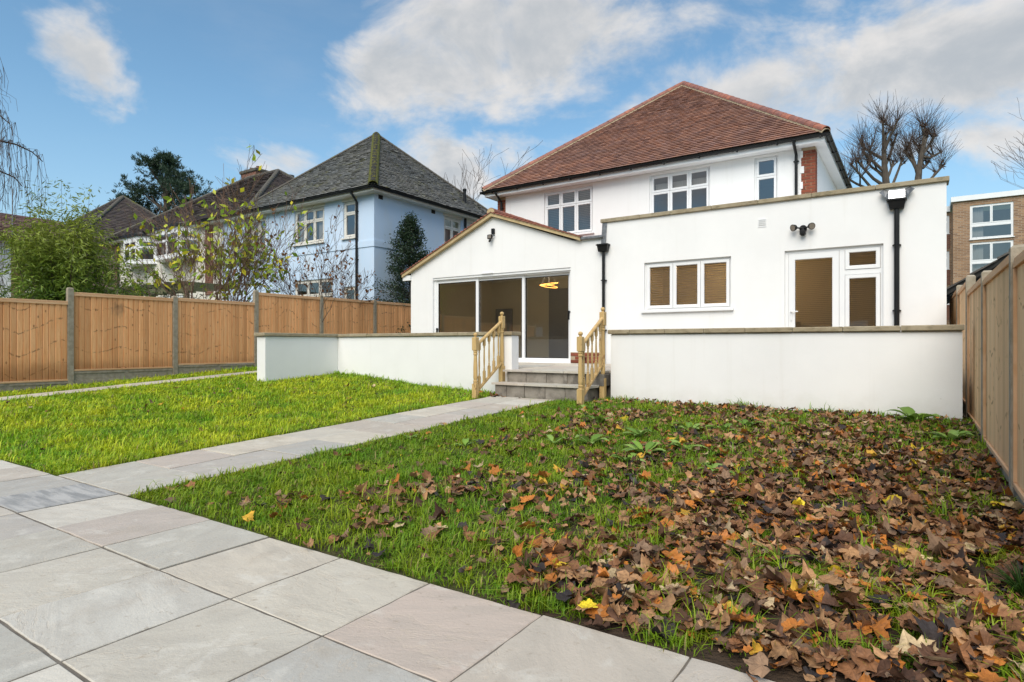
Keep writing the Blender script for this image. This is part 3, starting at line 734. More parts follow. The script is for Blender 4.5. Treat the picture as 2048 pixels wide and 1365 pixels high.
# gabled garden room
AP = (-8.45, 3.10); GL, GR = (-11.12, 1.90), (-6.25, 2.30)
sd_ = (-10.36, -6.35, -.41, 1.715)
mb = MB(); wall_holes(mb, frE, -11.12, EX0 - .002, -1.0, 1.90, [sd_], .16)
mb.add([frE(-11.12, 1.90, 0), frE(EX0 - .002, 1.90, 0), frE(EX0 - .002, 2.29, 0), frE(GR[0], 2.29, 0), frE(AP[0], AP[1] - .03, 0)], [(0, 1, 2, 3, 4)])
mb.quad((-11.12, 11.9, -1.2), (-11.12, 15.4, -1.2), (-11.12, 15.4, 1.9), (-11.12, 11.9, 1.9))
mb.build('garden_room_wall', 'white_render', H)
mb = MB()      # low plinth of brick beside the sliding door
plinth = thing('brick_plinth', (-5.95, 11.9, -.3), None, None, parent=H)
mb.box((-6.345, 11.893, -.42), (EX0 - .06, 11.905, -.165)); mb.build('plinth_bed', 'pale_mortar', plinth)
for r_ in range(3):
    x = -6.34 + (.11 if r_ % 2 else 0)
    while x < EX0 - .08:
        b = MB(); b.bbox((x, 11.882, -.40 + r_ * .077), (min(x + .213, EX0 - .065), 11.9, -.335 + r_ * .077), .004); b.build('brick', 'red_brick', plinth); x += .223
mb = MB(); mb.tube([(-6.02, 11.87, -.30), (-6.02, 11.84, -.30)], .055, 14); mb.build('drain_outlet', 'black_plastic', H)
# roof of the garden room
yb = 15.42
for nm, pts in (('left', [(GL[0] - .22, 11.82, GL[1] - .03), (GL[0] - .22, yb, GL[1] - .03), (AP[0], yb, AP[1] + .06), (AP[0], 11.82, AP[1] + .06)]), ('right', [(AP[0], 11.82, AP[1] + .06), (AP[0], yb, AP[1] + .06), (GR[0] + .1, yb, GR[1] + .06), (GR[0] + .1, 11.82, GR[1] + .06)])):
    mb = MB(); mb.quad(*pts); mb.quad(*[(a, b, c - .03) for a, b, c in reversed(pts)]); mb.build('roof_deck', 'felt', H)
red = [(.36, .12, .07), (.30, .10, .062), (.25, .085, .06), (.40, .15, .085), (.20, .075, .055), (.33, .13, .09)]
tiles('garden_room_tiles', [[(GL[0] - .24, yb, GL[1] - .02), (GL[0] - .24, 11.79, GL[1] - .02), (AP[0], 11.79, AP[1] + .075), (AP[0], yb, AP[1] + .075)], [(GR[0] + .1, 11.79, GR[1] + .07), (GR[0] + .1, yb, GR[1] + .07), (AP[0], yb, AP[1] + .075), (AP[0], 11.79, AP[1] + .075)]], .165, .11, red, 'clay_tile', H)
ridge_run(H, (AP[0], 11.80, AP[1] + .075), (AP[0], yb, AP[1] + .075), L=.42, r=.115, lift=.0)
mb = MB(); half_round(mb, (AP[0], 11.79, AP[1] + .06), (AP[0], 11.83, AP[1] + .06), .11, .11); mb.add([(AP[0] - .11, 11.788, AP[1] + .06), (AP[0] + .11, 11.788, AP[1] + .06), (AP[0] + .08, 11.788, AP[1] + .14), (AP[0], 11.788, AP[1] + .165), (AP[0] - .08, 11.788, AP[1] + .14)], [(0, 1, 2, 3, 4)]); mb.build('ridge_end_mortar', 'verge_mortar', H)
for (xa, za), (xb, zb) in (((GL[0] - .24, GL[1] - .115), (AP[0], AP[1] - .02)), ((AP[0], AP[1] - .02), (GR[0] + .18, GR[1] - .03))):
    mb = MB(); t_ = .085; mb.add([(xa, 11.80, za), (xb, 11.80, zb), (xb, 11.80, zb + t_), (xa, 11.80, za + t_), (xa, 11.899, za), (xb, 11.899, zb), (xb, 11.899, zb + t_), (xa, 11.899, za + t_)], [(0, 1, 2, 3), (0, 4, 5, 1), (3, 2, 6, 7), (1, 5, 6, 2), (0, 3, 7, 4)]); mb.build('verge', 'verge_mortar', H)
    n = int(abs(xb - xa) / .10)      # ragged tile ends on the verge
    for i in range(n):
        x = xa + (xb - xa) * (i + .5) / n; z = za + (zb - za) * (i + .5) / n + t_; sl = (zb - za) / (xb - xa); hw = .068
        b = MB(); b.add([(x - hw, 11.775, z - hw * sl + (.012 if sl < 0 else -.004)), (x + hw, 11.775, z + hw * sl + (.012 if sl > 0 else -.004) - .008), (x + hw, 11.83, z + hw * sl + (.012 if sl > 0 else -.004) - .008), (x - hw, 11.83, z - hw * sl + (.012 if sl < 0 else -.004)), (x - hw, 11.775, z - hw * sl + .016), (x + hw, 11.775, z + hw * sl + .012), (x + hw, 11.83, z + hw * sl + .012), (x - hw, 11.83, z - hw * sl + .016)], [(0, 1, 5, 4), (4, 5, 6, 7), (0, 3, 2, 1), (1, 2, 6, 5), (0, 4, 7, 3)]); b.build('verge_tile', 'ridge_tile', H)
mb = MB(); fbox(mb, frE, -11.36, -11.10, 1.70, 1.83, -.06, .0); mb.build('eaves_box', 'upvc', H)
mb = MB(); gutter(mb, (-11.38, 11.83, 1.83), (-11.38, 15.4, 1.83), .055); mb.build('gutter', 'black_plastic', H)
mb = MB(); mb.bbox((GR[0] + .17, 11.82, 2.285), (EX0 + .02, 12.2, 2.345), .012); mb.build('lead_capping', 'lead', H)
mb = MB(); mb.quad((GR[0] - .2, 12.0, 2.30), (EX0, 12.0, 2.30), (EX0, yb, 2.30), (GR[0] - .2, yb, 2.30)); mb.build('box_gutter', 'lead', H)
# sliding door
S = thing('sliding_door', (-8.35, 11.95, -.41), None, None, parent=H)
mb = MB(); fring(mb, frE, *sd_, (.055, .06, .045, .085), .06, .22); mb.build('door_frame', 'upvc', S)
mb = MB(); fbox(mb, frE, sd_[0] - .0, sd_[1], 1.66, 1.71, .02, .058); mb.build('head_trim', 'upvc', S)
xs = [(-10.305, -8.955, .075), (-9.03, -7.63, .115), (-7.70, -6.412, .155)]
for x0, x1, d in xs:
    mb = MB(); fring(mb, frE, x0, x1, -.364, 1.628, (.075, .075, .06, .055), d, d + .038, .004); mb.build('sash', 'upvc', S)
    mb = MB(); mb.quad(*[frE(a, z, d + .02) for a, z in ((x0 + .07, -.31), (x1 - .07, -.31), (x1 - .07, 1.58), (x0 + .07, 1.58))]); mb.build('pane', 'glass', S)
    mb = MB(); fring(mb, frE, x0 + .073, x1 - .073, -.306, 1.575, .012, d - .001, d + .03, .003); mb.build('gasket', 'black_plastic', S)
for x, z in ((-10.268, .33), (-6.43, .66)):
    mb = MB(); fbox(mb, frE, x - .018, x + .018, z - .10, z + .10, .05, .074); fbox(mb, frE, x - .012, x + .05, z + .06, z + .085, .03, .052); mb.build('door_handle', 'black_plastic', S)
mb = MB(); fbox(mb, frE, -8.78, -8.45, 1.722, 1.748, -.02, .0); mb.build('trickle_vent', 'upvc', H)
mb = MB(); x0, x1, y0, y1, z0, z1 = -11.0, -5.66, 12.13, 15.4, -.40, 2.02
mb.quad((x0, y1, z0), (x1, y1, z0), (x1, y1, z1), (x0, y1, z1)); mb.quad((x0, y0, z0), (x0, y1, z0), (x0, y1, z1), (x0, y0, z1)); mb.quad((x1, y0, z0), (x1, y1, z0), (x1, y1, z1), (x1, y0, z1)); mb.quad((x0, y0, z1), (x1, y0, z1), (x1, y1, z1), (x0, y1, z1))
mb.build('garden_room_interior', 'interior_wall', H)
for a0, a1, z1_ in ((-8.9, -8.0, 1.62), (-10.8, -10.2, 1.1)): m_ = MB(); m_.bbox((a0, 15.34, -.39), (a1, 15.39, z1_), .01); m_.build('inner_door', 'interior_dim', H)
m_ = MB(); m_.box((-7.4, 14.75, -.39), (-5.8, 15.35, .5)); m_.build('inner_cabinet', 'interior_floor', H)
mb = MB(); mb.quad((x0, y0, z0 + .004), (x1, y0, z0 + .004), (x1, y1, z0 + .004), (x0, y1, z0 + .004)); mb.build('garden_room_floor', 'interior_floor', H)
# two storey main block
frM = frame_rear(15.45); MX0, MX1 = -10.8, -1.9
W1, W2, W3 = (-9.13, -7.54, 3.17, 4.50), (-5.88, -4.29, 3.10, 4.505), (-3.24, -2.70, 3.10, 4.52)
mb = MB(); wall_holes(mb, frM, MX0 + .30, MX1 - .30, 1.6, 4.56, [W1, W2, W3], .14)
mb.quad((MX1 - .003, 15.75, 2.2), (MX1 - .003, 24, 2.2), (MX1 - .003, 24, 4.56), (MX1 - .003, 15.75, 4.56)); mb.quad((MX0, 24, -1), (MX0, 15.75, -1), (MX0, 15.75, 4.56), (MX0, 24, 4.56)); mb.quad((MX0, 24, -1), (MX0, 24, 4.56), (MX1, 24, 4.56), (MX1, 24, -1))
mb.build('upper_wall', 'white_render', H)
for x0, x1, zb in ((MX1 - .30, MX1, 2.55), (MX0, MX0 + .30, 2.3)):      # brick corner piers
    pier = thing('brick_pier', ((x0 + x1) / 2, 15.45, 3.5), None, None, parent=H)
    mb = MB(); mb.box((x0 + .006, 15.456, zb - .8), (x1 - .006, 15.75, 4.56)); mb.build('pier_core', 'pale_mortar', pier)
    for k in range(int((4.53 - zb) / .075)):
        z = zb + k * .075
        for a, b in (((x0, x0 + .20), (x0 + .212, x1)) if k % 2 else ((x0, x0 + .09), (x0 + .102, x1))):
            m = MB(); m.bbox((a, 15.444, z), (b, 15.74, z + .063), .004); m.build('brick', 'red_brick', pier)
    for k in range(5):
        z = zb + .35 + k * .36; side = x0 - .0
        if x0 > -5: m = MB(); m.box((x0 - .03, 15.440, z), (x0 + (.06 if k % 2 else .035), 15.4435, z + .16)); m.build('render_tooth', 'white_render', pier)
for wn, cols in ((W1, [1, 1, 1]), (W2, [1, 1, 1]), (W3, [1])):
    window(H, frM, *wn, cols, [2.05, 1], rec=.05, fw=.042, sw=.055, sill=.06)
mb = MB(); x0, x1, y0, y1, z0, z1 = MX0 + .2, MX1 - .2, 15.62, 18.6, 2.6, 4.56
for xa, xb in ((x0, -6.9), (-6.85, -3.9), (-3.85, x1)):
    mb.quad((xa, y1, z0), (xb, y1, z0), (xb, y1, z1), (xa, y1, z1)); mb.quad((xa, y0, z0), (xa, y1, z0), (xa, y1, z1), (xa, y0, z1)); mb.quad((xb, y0, z0), (xb, y1, z0), (xb, y1, z1), (xb, y0, z1)); mb.quad((xa, y0, z0), (xb, y0, z0), (xb, y1, z0), (xa, y1, z0)); mb.quad((xa, y0, z1), (xb, y0, z1), (xb, y1, z1), (xa, y1, z1))
mb.build('bedroom_interior', 'interior_dim', H)
slats(H, frM, -9.05, -7.62, 3.25, 4.45, .20, 'curtain', .05, .035, .5)
mb = MB(); mb.quad(*[frM(a, z, .26) for a, z in ((-5.8, 4.12), (-4.35, 4.12), (-4.35, 4.3), (-5.8, 4.3))]); mb.build('curtain_pelmet', 'curtain', H)
# eaves, roof
ex0, ex1, ey0, ey1, ez = -11.05, -1.70, 15.16, 24.3, 4.70
mb = MB(); mb.box((ex0, ey0, 4.565), (ex1, ey1, 4.60)); mb.build('soffit', 'upvc', H)
mb = MB(); mb.box((ex0, ey0 - .022, 4.555), (ex1 + .022, ey0 - .001, 4.735)); mb.box((ex1 + .001, ey0, 4.555), (ex1 + .022, ey1, 4.735)); mb.box((ex0 - .022, ey0 - .022, 4.555), (ex0 - .001, ey1, 4.735)); mb.build('fascia', 'upvc', H)
gx0, gx1, gy0 = ex0 - .075, ex1 + .085, ey0 - .085
mb = MB(); gutter(mb, (gx1 + .05, gy0, 4.70), (gx0 - .05, gy0, 4.70), .062); mb.build('gutter', 'black_plastic', H)
mb = MB(); gutter(mb, (gx1, ey1, 4.70), (gx1, gy0 - .05, 4.70), .062); mb.build('gutter', 'black_plastic', H)
mb = MB(); gutter(mb, (gx0, gy0 - .05, 4.70), (gx0, ey1, 4.70), .062); mb.build('gutter', 'black_plastic', H)
for i in range(11): m = MB(); x = gx0 + .35 + i * .9; m.box((x, gy0 - .066, 4.628), (x + .03, ey0 - .024, 4.66)); m.build('gutter_bracket', 'black_plastic', H)
for i in range(9): m = MB(); y = gy0 + .5 + i * .9; m.box((ex1 + .024, y, 4.628), (gx1 + .066, y + .03, 4.66)); m.build('gutter_bracket', 'black_plastic', H)
downpipe(-2.30, 15.45, 4.42, 2.46, H, (4.25, 2.75), .034, extra=[(-2.30, gy0, 4.66), (-2.30, gy0, 4.58)])
downpipe(-10.62, 15.45, 4.40, 2.0, H, (4.2, 3.0), .034, extra=[(-10.62, gy0, 4.66), (-10.62, gy0, 4.60)])
mb = MB(); mb.box((MX1 - .02, 19.0, 3.9), (MX1 + .04, 19.25, 4.15)); mb.build('wall_vent', 'red_brick', H)
rx0, rx1, ry0, ry1, rz = ex0 - .05, ex1 + .05, ey0 - .05, 24.4, 4.745
hw = (rx1 - rx0) / 2; pit = .815; ax = (rx0 + rx1) / 2; az_ = rz + hw * pit
A0, B0, C0, D0 = (rx0, ry0, rz), (rx1, ry0, rz), (rx1, ry1 + 6, rz), (rx0, ry1 + 6, rz); P1, P2 = (ax, ry0 + hw, az_), (ax, ry1 + 6 - hw, az_)
roof = MB(); dz = lambda p: (p[0], p[1], p[2] - .012)
for f_ in ((A0, B0, P1), (B0, C0, P2, P1), (C0, D0, P2), (D0, A0, P1, P2)): roof.quad(*[dz(p) for p in f_])
RF = roof.build('roof', 'felt', H)
dkred = [(.36, .175, .112), (.32, .16, .108), (.265, .138, .10), (.41, .21, .135), (.22, .118, .095), (.34, .185, .132), (.30, .172, .14)]
tiles('roof_tiles', [[A0, B0, P1], [B0, C0, P2, P1], [D0, A0, P1, P2]], .165, .115, dkred, 'clay_tile', RF)
ridge_run(RF, A0, P1, L=.34, r=.115, name='hip_tile'); ridge_run(RF, B0, P1, L=.34, r=.115, name='hip_tile'); ridge_run(RF, P1, P2, L=.34, r=.115)
# lamps and cameras on the walls
def floodcam(x, z, label):
    t = thing('security_floodlight', (x, 11.9, z), label, 'floodlight')
    mb = MB(); mb.tube([(x, 11.9, z), (x, 11.86, z)], .062, 16); mb.build('mount_plate', 'black_plastic', t)
    mb = MB(); mb.bbox((x - .045, 11.78, z - .13), (x + .045, 11.88, z - .03), .02); mb.tube([(x, 11.83, z - .05), (x, 11.84, z)], .02, 8); mb.build('camera_body', 'black_plastic', t)
    mb = MB(); mb.tube([(x, 11.778, z - .075), (x, 11.770, z - .075)], .026, 12); mb.build('camera_lens', 'black_plastic', t)
    for s_ in (-1, 1):
        c = Vector((x + s_ * .135, 11.80, z + .02)); d = Vector((s_ * .55, -.8, -.25)).normalized()
        mb = MB(); mb.tube([(x, 11.85, z), c], .014, 8); mb.tube([c - d * .05, c - d * .02, c + d * .035], [.028, .05, .062], 14); h = mb.build('lamp_head', 'black_plastic', t)
        mb = MB(); mb.tube([c + d * .036, c + d * .040], .052, 14); mb.build('lamp_glass', 'lamp_lens', h)
floodcam(-1.66, 2.07, 'black twin spotlight security camera on the wall above the glazed door')
t = thing('security_floodlight', (-8.46, 11.9, 2.58), 'small black square floodlight with sensor under the gable peak', 'floodlight')
mb = MB(); mb.bbox((-8.475, 11.85, 2.66), (-8.395, 11.899, 2.79), .01); mb.build('junction_box', 'black_plastic', t)
mb = MB(); mb.bbox((-8.555, 11.80, 2.535), (-8.425, 11.84, 2.645), .012); mb.tube([(-8.43, 11.82, 2.59), (-8.385, 11.86, 2.615), (-8.41, 11.895, 2.63)], .009, 6); hh_ = mb.build('lamp_head', 'black_plastic', t)
mb = MB(); mb.box((-8.537, 11.796, 2.552), (-8.443, 11.799, 2.628)); mb.build('lamp_glass', 'lamp_lens', hh_)
mb = MB(); mb.tube([(-8.48, 11.82, 2.535), (-8.48, 11.81, 2.49)], [.018, .03], 10); mb.tube([(-8.48, 11.80, 2.485), (-8.48, 11.78, 2.475)], .024, 10); mb.build('motion_sensor', 'black_plastic', t)
mb = MB(); ring = lambda cx, cy, cz, r, tl: [(cx + r * math.cos(a), cy + r * math.sin(a), cz + tl * math.sin(a + .8)) for a in np.linspace(0, 2 * math.pi, 33)]
t = thing('ceiling_light', (-7.83, 13.5, 1.60), 'glowing twin ring ceiling light seen through the sliding door', 'lamp')
for r_, tl, zz in ((.235, .03, 1.56), (.215, -.03, 1.50)): mb = MB(); mb.tube(ring(-7.83, 13.5, zz, r_, tl), .0045, 8, False); mb.build('light_ring', 'lamp_glow', t)
mb = MB(); mb.tube([(-7.83, 13.5, 2.01), (-7.83, 13.5, 1.97)], .07, 14)
for k in range(3): a = k * 2.094; mb.tube([(-7.83, 13.5, 1.98), (-7.83 + .22 * math.cos(a), 13.5 + .22 * math.sin(a), 1.55)], .0025, 4)
mb.build('ceiling_mount', 'upvc', t)
def bulb(x, y, z, e):
    l = bpy.data.lights.new('bulb', 'POINT'); l.energy = e; l.color = (1, .84, .62); l.shadow_soft_size = .2; o = bpy.data.objects.new('bulb', l); reg(o, 'bulb', t, (x, y, z))
bulb(-7.83, 13.5, 1.62, 3)
t = thing('ceiling_light', (-3.4, 14.2, 2.1), 'warm pendant light inside the kitchen behind the wooden blind', 'lamp')
mb = MB(); mb.lathe((-3.4, 14.2), [(.03, 1.98), (.10, 1.93), (.12, 1.86), (.08, 1.80), (.03, 1.77)], 14); mb.build('globe', 'warm_bulb', t)
mb = MB(); mb.tube([(-3.4, 14.2, 2.29), (-3.4, 14.2, 1.98)], .006, 6); mb.build('flex', 'black_plastic', t); bulb(-3.4, 14.2, 1.7, 2.5)

# ================================================================== fences
BM = {}
def board_mesh(h, wv=.1, th=.014, key=''):
    k = (round(h, 3), round(wv, 3), key)
    if k not in BM:
        mb = MB(); w2 = wv / 2
        # feather edge: thick on one side, thin on the other; local y runs along the fence, x is depth
        g = .003; e = .006; prof = [(-.012, -w2 + g), (th - e, -w2 + g), (th, -w2 + g + e), (th - .004, w2 - g - e), (th - .010, w2 - g), (-.012, w2 - g)]; n = len(prof)
        mb.add([(a, b, 0) for a, b in prof] + [(a, b, h) for a, b in prof], [tuple(reversed(range(n))), tuple(range(n, 2 * n))] + [(i, (i + 1) % n, n + (i + 1) % n, n + i) for i in range(n)])
        BM[k] = mb.mesh('fence_board')
    return BM[k]
def fence(name, X0, face, posts, tops, bots, boardmat, label, nb=19, rails=False):
    """posts: Y of each post with its top; face=+1 looks to +X"""
    F = thing(name, (X0, (posts[0][0] + posts[-1][0]) / 2, -.9), label, 'fence')
    for y, zt in posts:
        mb = MB(); h = .05; z0 = -1.3
        mb.v += [(X0 - h, y - h, z0), (X0 + h, y - h, z0), (X0 + h, y + h, z0), (X0 - h, y + h, z0), (X0 - h, y - h, zt - .02), (X0 + h, y - h, zt - .02), (X0 + h, y + h, zt - .02), (X0 - h, y + h, zt - .02), (X0 - h + .018, y - h + .018, zt), (X0 + h - .018, y - h + .018, zt), (X0 + h - .018, y + h - .018, zt), (X0 - h + .018, y + h - .018, zt)]
        mb.f += [(0, 1, 5, 4), (1, 2, 6, 5), (2, 3, 7, 6), (3, 0, 4, 7), (4, 5, 9, 8), (5, 6, 10, 9), (6, 7, 11, 10), (7, 4, 8, 11), (8, 9, 10, 11)]
        mb.build('fence_post', 'concrete', F)
    for (ya, _), (yb, _), zt, zb in zip(posts, posts[1:], tops, bots):
        a, b = ya + .052, yb - .052
        p = thing('fence_panel', (X0, (a + b) / 2, zb), None, None, parent=F)
        n = nb; wv = (b - a) / n
        for i in range(n):
            o = bpy.data.objects.new('fence_board', board_mesh(zt - zb - .055, wv))
            if not o.data.materials: o.data.materials.append(MATS[boardmat])
            elif o.data.materials[0] != MATS[boardmat]:
                o.data = board_mesh(zt - zb - .055, wv, key=boardmat)
                if not o.data.materials: o.data.materials.append(MATS[boardmat])
            if face < 0: o.rotation_euler = (0, 0, math.pi)
            reg(o, 'fence_board', p, (X0 + face * (.004 + random.uniform(0, .003)), a + (i + .5) * wv, zb + .022 + random.uniform(-.004, .004)))
        mb = MB(); mb.bbox((X0 - .03, a, zt - .034), (X0 + .034, b, zt), .004); mb.build('capping_rail', 'fence_cap', p)
        mb = MB(); xx = sorted((X0 - face * .022, X0 - face * .012)); mb.box((xx[0], a, zb + .02), (xx[1], b, zt - .04)); mb.build('light_block_backing', boardmat, p)  # sheet added behind the boards so their gaps read dark, not daylit
        mb = MB(); xa, xb = sorted((X0 + face * .02, X0 + face * .04)); mb.bbox((xa, a, zt - .075), (xb, b, zt - .036), .003); mb.build('rail', 'fence_cap', p); mb = MB(); mb.bbox((xa, a, zb), (xb, b, zb + .036), .003); mb.build('rail', 'fence_cap', p)
        if rails:
            for y_ in (a + .022, b - .022):
                mb = MB(); mb.bbox((xa, y_ - .02, zb + .038), (xb, y_ + .02, zt - .077), .003); mb.build('side_batten', 'fence_cap', p)
        mb = MB(); z1 = zb - .004; z0 = z1 - .32; xa, xb = X0 - .022, X0 + .022
        mb.bbox((xa, a, z0), (xb, b, z1), .004)
        mid = (a + b) / 2
        for q, r_ in ((a, mid - .04), (mid + .04, b)):
            xx = sorted((X0 + face * .023, X0 + face * .034)); mb.bbox((xx[0], q, z1 - .05), (xx[1], r_, z1 - .003), .003); mb.bbox((xx[0], q, z0), (xx[1], r_, z0 + .14), .003)
        mb.build('gravel_board', 'concrete', p)
    return F
fence('board_fence', -14.1, 1, [(1.12, .92), (3.17, .94), (5.22, 1.145), (7.28, 1.115), (9.33, 1.40), (11.38, 1.41), (13.43, 1.41), (15.48, 1.41), (17.5, 1.41)],
      [.84, .87, 1.06, 1.08, 1.35, 1.365, 1.37, 1.37], [-.78, -.72, -.53, -.47, -.22, -.2, -.2, -.2], 'fence_board', 'weathered orange brown board fence with concrete posts below the blue house', 19)
fence('board_fence', .60, -1, [(3.25, .62), (5.44, .69), (7.63, .735), (9.82, .90), (12.0, .95), (14.2, .99)], [.60, .66, .705, .86, .92], [-.98, -.95, -.90, -.8, -.72], 'new_fence_board', 'pale new board fence with concrete posts beside the leaf litter', 12, True)

# ================================================================== neighbouring houses
def hip_roof(parent, x0, x1, y0, y1, z, pitch, tw, gauge, pal, mat='old_tile', hips=True, ridge_mat='ridge_tile', L=.4, faces=(0, 1, 3), bed='old_tile_plain'):
    """hipped roof over a rectangle, tiles as geometry"""
    wx, wy = (x1 - x0) / 2, (y1 - y0) / 2; h = min(wx, wy); zt = z + h * pitch
    A, B, C, D = (x0, y0, z), (x1, y0, z), (x1, y1, z), (x0, y1, z)
    if wx >= wy: P, Q = (x0 + h, y0 + h, zt), (x1 - h, y0 + h, zt); F = [(A, B, Q, P), (B, C, Q), (C, D, P, Q), (D, A, P)]; hp = [(A, P), (B, Q), (C, Q), (D, P)]
    else: P, Q = (x0 + h, y0 + h, zt), (x0 + h, y1 - h, zt); F = [(A, B, P), (B, C, Q, P), (C, D, Q), (D, A, P, Q)]; hp = [(A, P), (B, P), (C, Q), (D, Q)]
    mb = MB()
    for f_ in F: mb.quad(*[(a, b, c - .012) for a, b, c in f_])
    rf = mb.build('roof', 'felt', parent)
    tiles('roof_tiles', [F[i] for i in faces], tw, gauge, pal, mat, rf, jitter=.006)
    if hips:
        for p, q in hp[:3] + ([(P, Q)] if (Vector(P) - Vector(Q)).length > .5 else []): ridge_run(rf, p, q, ridge_mat, L, .11, 'hip_tile', bed, bedr=-.01)
    return rf
grey = [(.165, .160, .148), (.145, .140, .13), (.19, .182, .165), (.13, .127, .115), (.205, .20, .18), (.17, .165, .135)]
brown = [(.085, .062, .052), (.07, .052, .045), (.10, .072, .06), (.06, .046, .042)]
material('mossy_hip', lambda T: (lambda p: bsdf(T, T.mix(T.ramp(T.noise(p, 9, 6, .65), .50, .62), (.040, .038, .034), (.15, .14, .02)), .95, .2, bump(T, T.noise(p, 30, 4), .9, .03)))(pos(T, True)))
material('mossy_grey', lambda T: (lambda p: bsdf(T, T.mix(T.ramp(T.noise(p, 3, 6, .65), .55, .68), (.11, .10, .085), (.13, .13, .03)), .9, .2, bump(T, T.noise(p, 30, 4), .6, .02)))(pos(T, True)))
simple('old_tile_plain', (.06, .055, .05), (.11, .10, .09), 7, .8, 30, .6, .02)
def lintel(parent, fr, a0, a1, z, h=.14, mat='cream_paint'):
    m = MB(); fbox(m, fr, a0, a1, z, z + h, -.02, .02); m.build('lintel', mat, parent)
def fascia_gutter(parent, x0, x1, y0, y1, z):
    mb = MB(); mb.box((x0, y0, z - .17), (x1, y0 + .02, z - .03)); mb.box((x1 - .02, y0 + .021, z - .17), (x1, y1, z - .03)); mb.box((x0, y0 + .02, z - .18), (x1 - .021, y1, z - .15)); mb.build('eaves_board', 'cream_paint', parent)
    m = MB(); gutter(m, (x1 + .06, y0 - .06, z - .03), (x0, y0 - .06, z - .03), .075); m.build('gutter', 'black_plastic', parent)
    m = MB(); gutter(m, (x1 + .06, y1, z - .03), (x1 + .06, y0 - .1, z - .03), .075); m.build('gutter', 'black_plastic', parent)

BH = thing('blue_house', (-19, 18, -.6), 'pale blue rendered house with mossy grey hipped roof behind the fence', 'house')
frB, frBs = frame_rear(14.85), frame_side(-15.6)
wa, wb, wc, wd_, we = (-19.95, -18.21, 3.82, 5.14), (-17.18, -16.49, 3.82, 5.14), (-23.2, -21.75, 3.80, 5.14), (-19.95, -17.75, 1.25, 2.45), (-17.19, -16.52, 1.25, 2.08)
mb = MB(); wall_holes(mb, frB, -24.85, -15.6, -1.0, 5.24, [wa, wb, wc, wd_, we], .12)
sa, sb = (18.59, 19.70, 3.95, 5.14), (20.07, 20.75, 4.3, 5.14)
wall_holes(mb, frBs, 14.85, 22.0, -1.0, 5.24, [sa, sb], .12)
mb.build('wall', 'blue_render', BH)
mb = MB(); fbox(mb, frB, -24.8, -15.585, 3.42, 3.64, -.025, .0); fbox(mb, frBs, 14.83, 22, 3.42, 3.64, -.025, -.0); mb.build('string_course', 'blue_render', BH)
mb = MB(); x0, x1, y0, y1, z0, z1 = -24.7, -15.75, 15.0, 18.2, -.9, 5.2
for zz0, zz1 in ((-.9, 2.9), (2.95, 5.2)):
    mb.quad((x0, y1, zz0), (x1, y1, zz0), (x1, y1, zz1), (x0, y1, zz1)); mb.quad((x0, y0, zz1), (x1, y0, zz1), (x1, y1, zz1), (x0, y1, zz1)); mb.quad((x0, y0, zz0), (x1, y0, zz0), (x1, y1, zz0), (x0, y1, zz0))
    for xx in (x0, -17.7, x1): mb.quad((xx, y0, zz0), (xx, y1, zz0), (xx, y1, zz1), (xx, y0, zz1))
mb.quad((x1, 18.3, 2.9), (x1, 21.8, 2.9), (x1, 21.8, 5.2), (x1, 18.3, 5.2)) if False else None
mb.quad((-18.4, 18.3, 2.9), (-18.4, 21.8, 2.9), (-18.4, 21.8, 5.2), (-18.4, 18.3, 5.2)); mb.build('room_interior', 'interior_dim', BH)
for wn, cols, rows in ((wa, [1, 1, 1], [1.9, 1]), (wb, [1], [2.2, 1]), (wc, [1, 1, 1], [1.9, 1]), (wd_, [1, 1, 1], [1, 1]), (we, [1], [1])):
    window(BH, frB, *wn, cols, rows, rec=.05, fw=.06, sw=.06, mat='cream_paint', sill=.08)
    if wn[2] > 3: lintel(BH, frB, wn[0] - .05, wn[1] + .05, wn[3] - .002, .10)
for wn, cols in ((sa, [1, 1]), (sb, [1])): window(BH, frBs, *wn, cols, [1.9, 1], rec=.05, fw=.06, sw=.06, mat='cream_paint', sill=.08); lintel(BH, frBs, wn[0] - .05, wn[1] + .05, wn[3] - .002, .10)
for (a0, a1) in ((-19.87, -19.35), (-18.75, -18.27)): m = MB(); m.quad(*[frB(a, z, .2) for a, z in ((a0, 3.85), (a1, 3.85), (a1, 5.1), (a0, 5.1))]); m.build('curtain', 'curtain', BH)
m = MB(); m.quad(*[frB(a, z, .2) for a, z in ((-23.2, 3.85), (-21.75, 3.85), (-21.75, 5.1), (-23.2, 5.1))]); m.build('curtain', 'curtain', BH)
m = MB(); m.quad(*[frBs(a, z, .2) for a, z in ((18.6, 4.0), (19.7, 4.0), (19.7, 4.75), (18.6, 4.75))]); m.build('curtain', 'curtain', BH)
for a, z in ((15.05, 5.1), (17.84, 5.1)): m = MB(); fbox(m, frBs, a, a + .2, z, z + .17, -.02, 0.); m.build('air_vent', 'black_plastic', BH)
fascia_gutter(BH, -25.0, -15.30, 14.52, 22.3, 5.42)
downpipe(-16.42, 14.85, 5.05, -.9, BH, (4.7, 3.0, 1.4), .045, extra=[(-16.32, 14.47, 5.38), (-16.32, 14.47, 5.28)])
m = MB(); m.tube([(-15.54, 19.9, 5.3), (-15.54, 19.9, 1)], .05, 10); m.build('downpipe', 'black_plastic', BH)
rf = hip_roof(BH, -23.1, -15.22, 14.44, 22.3, 5.42, .90, .20, .125, grey, hips=False)
B_, A_, P_ = (-15.22, 14.44, 5.42), (-23.1, 14.44, 5.42), (-19.16, 18.37, 5.42 + 3.93 * .9)
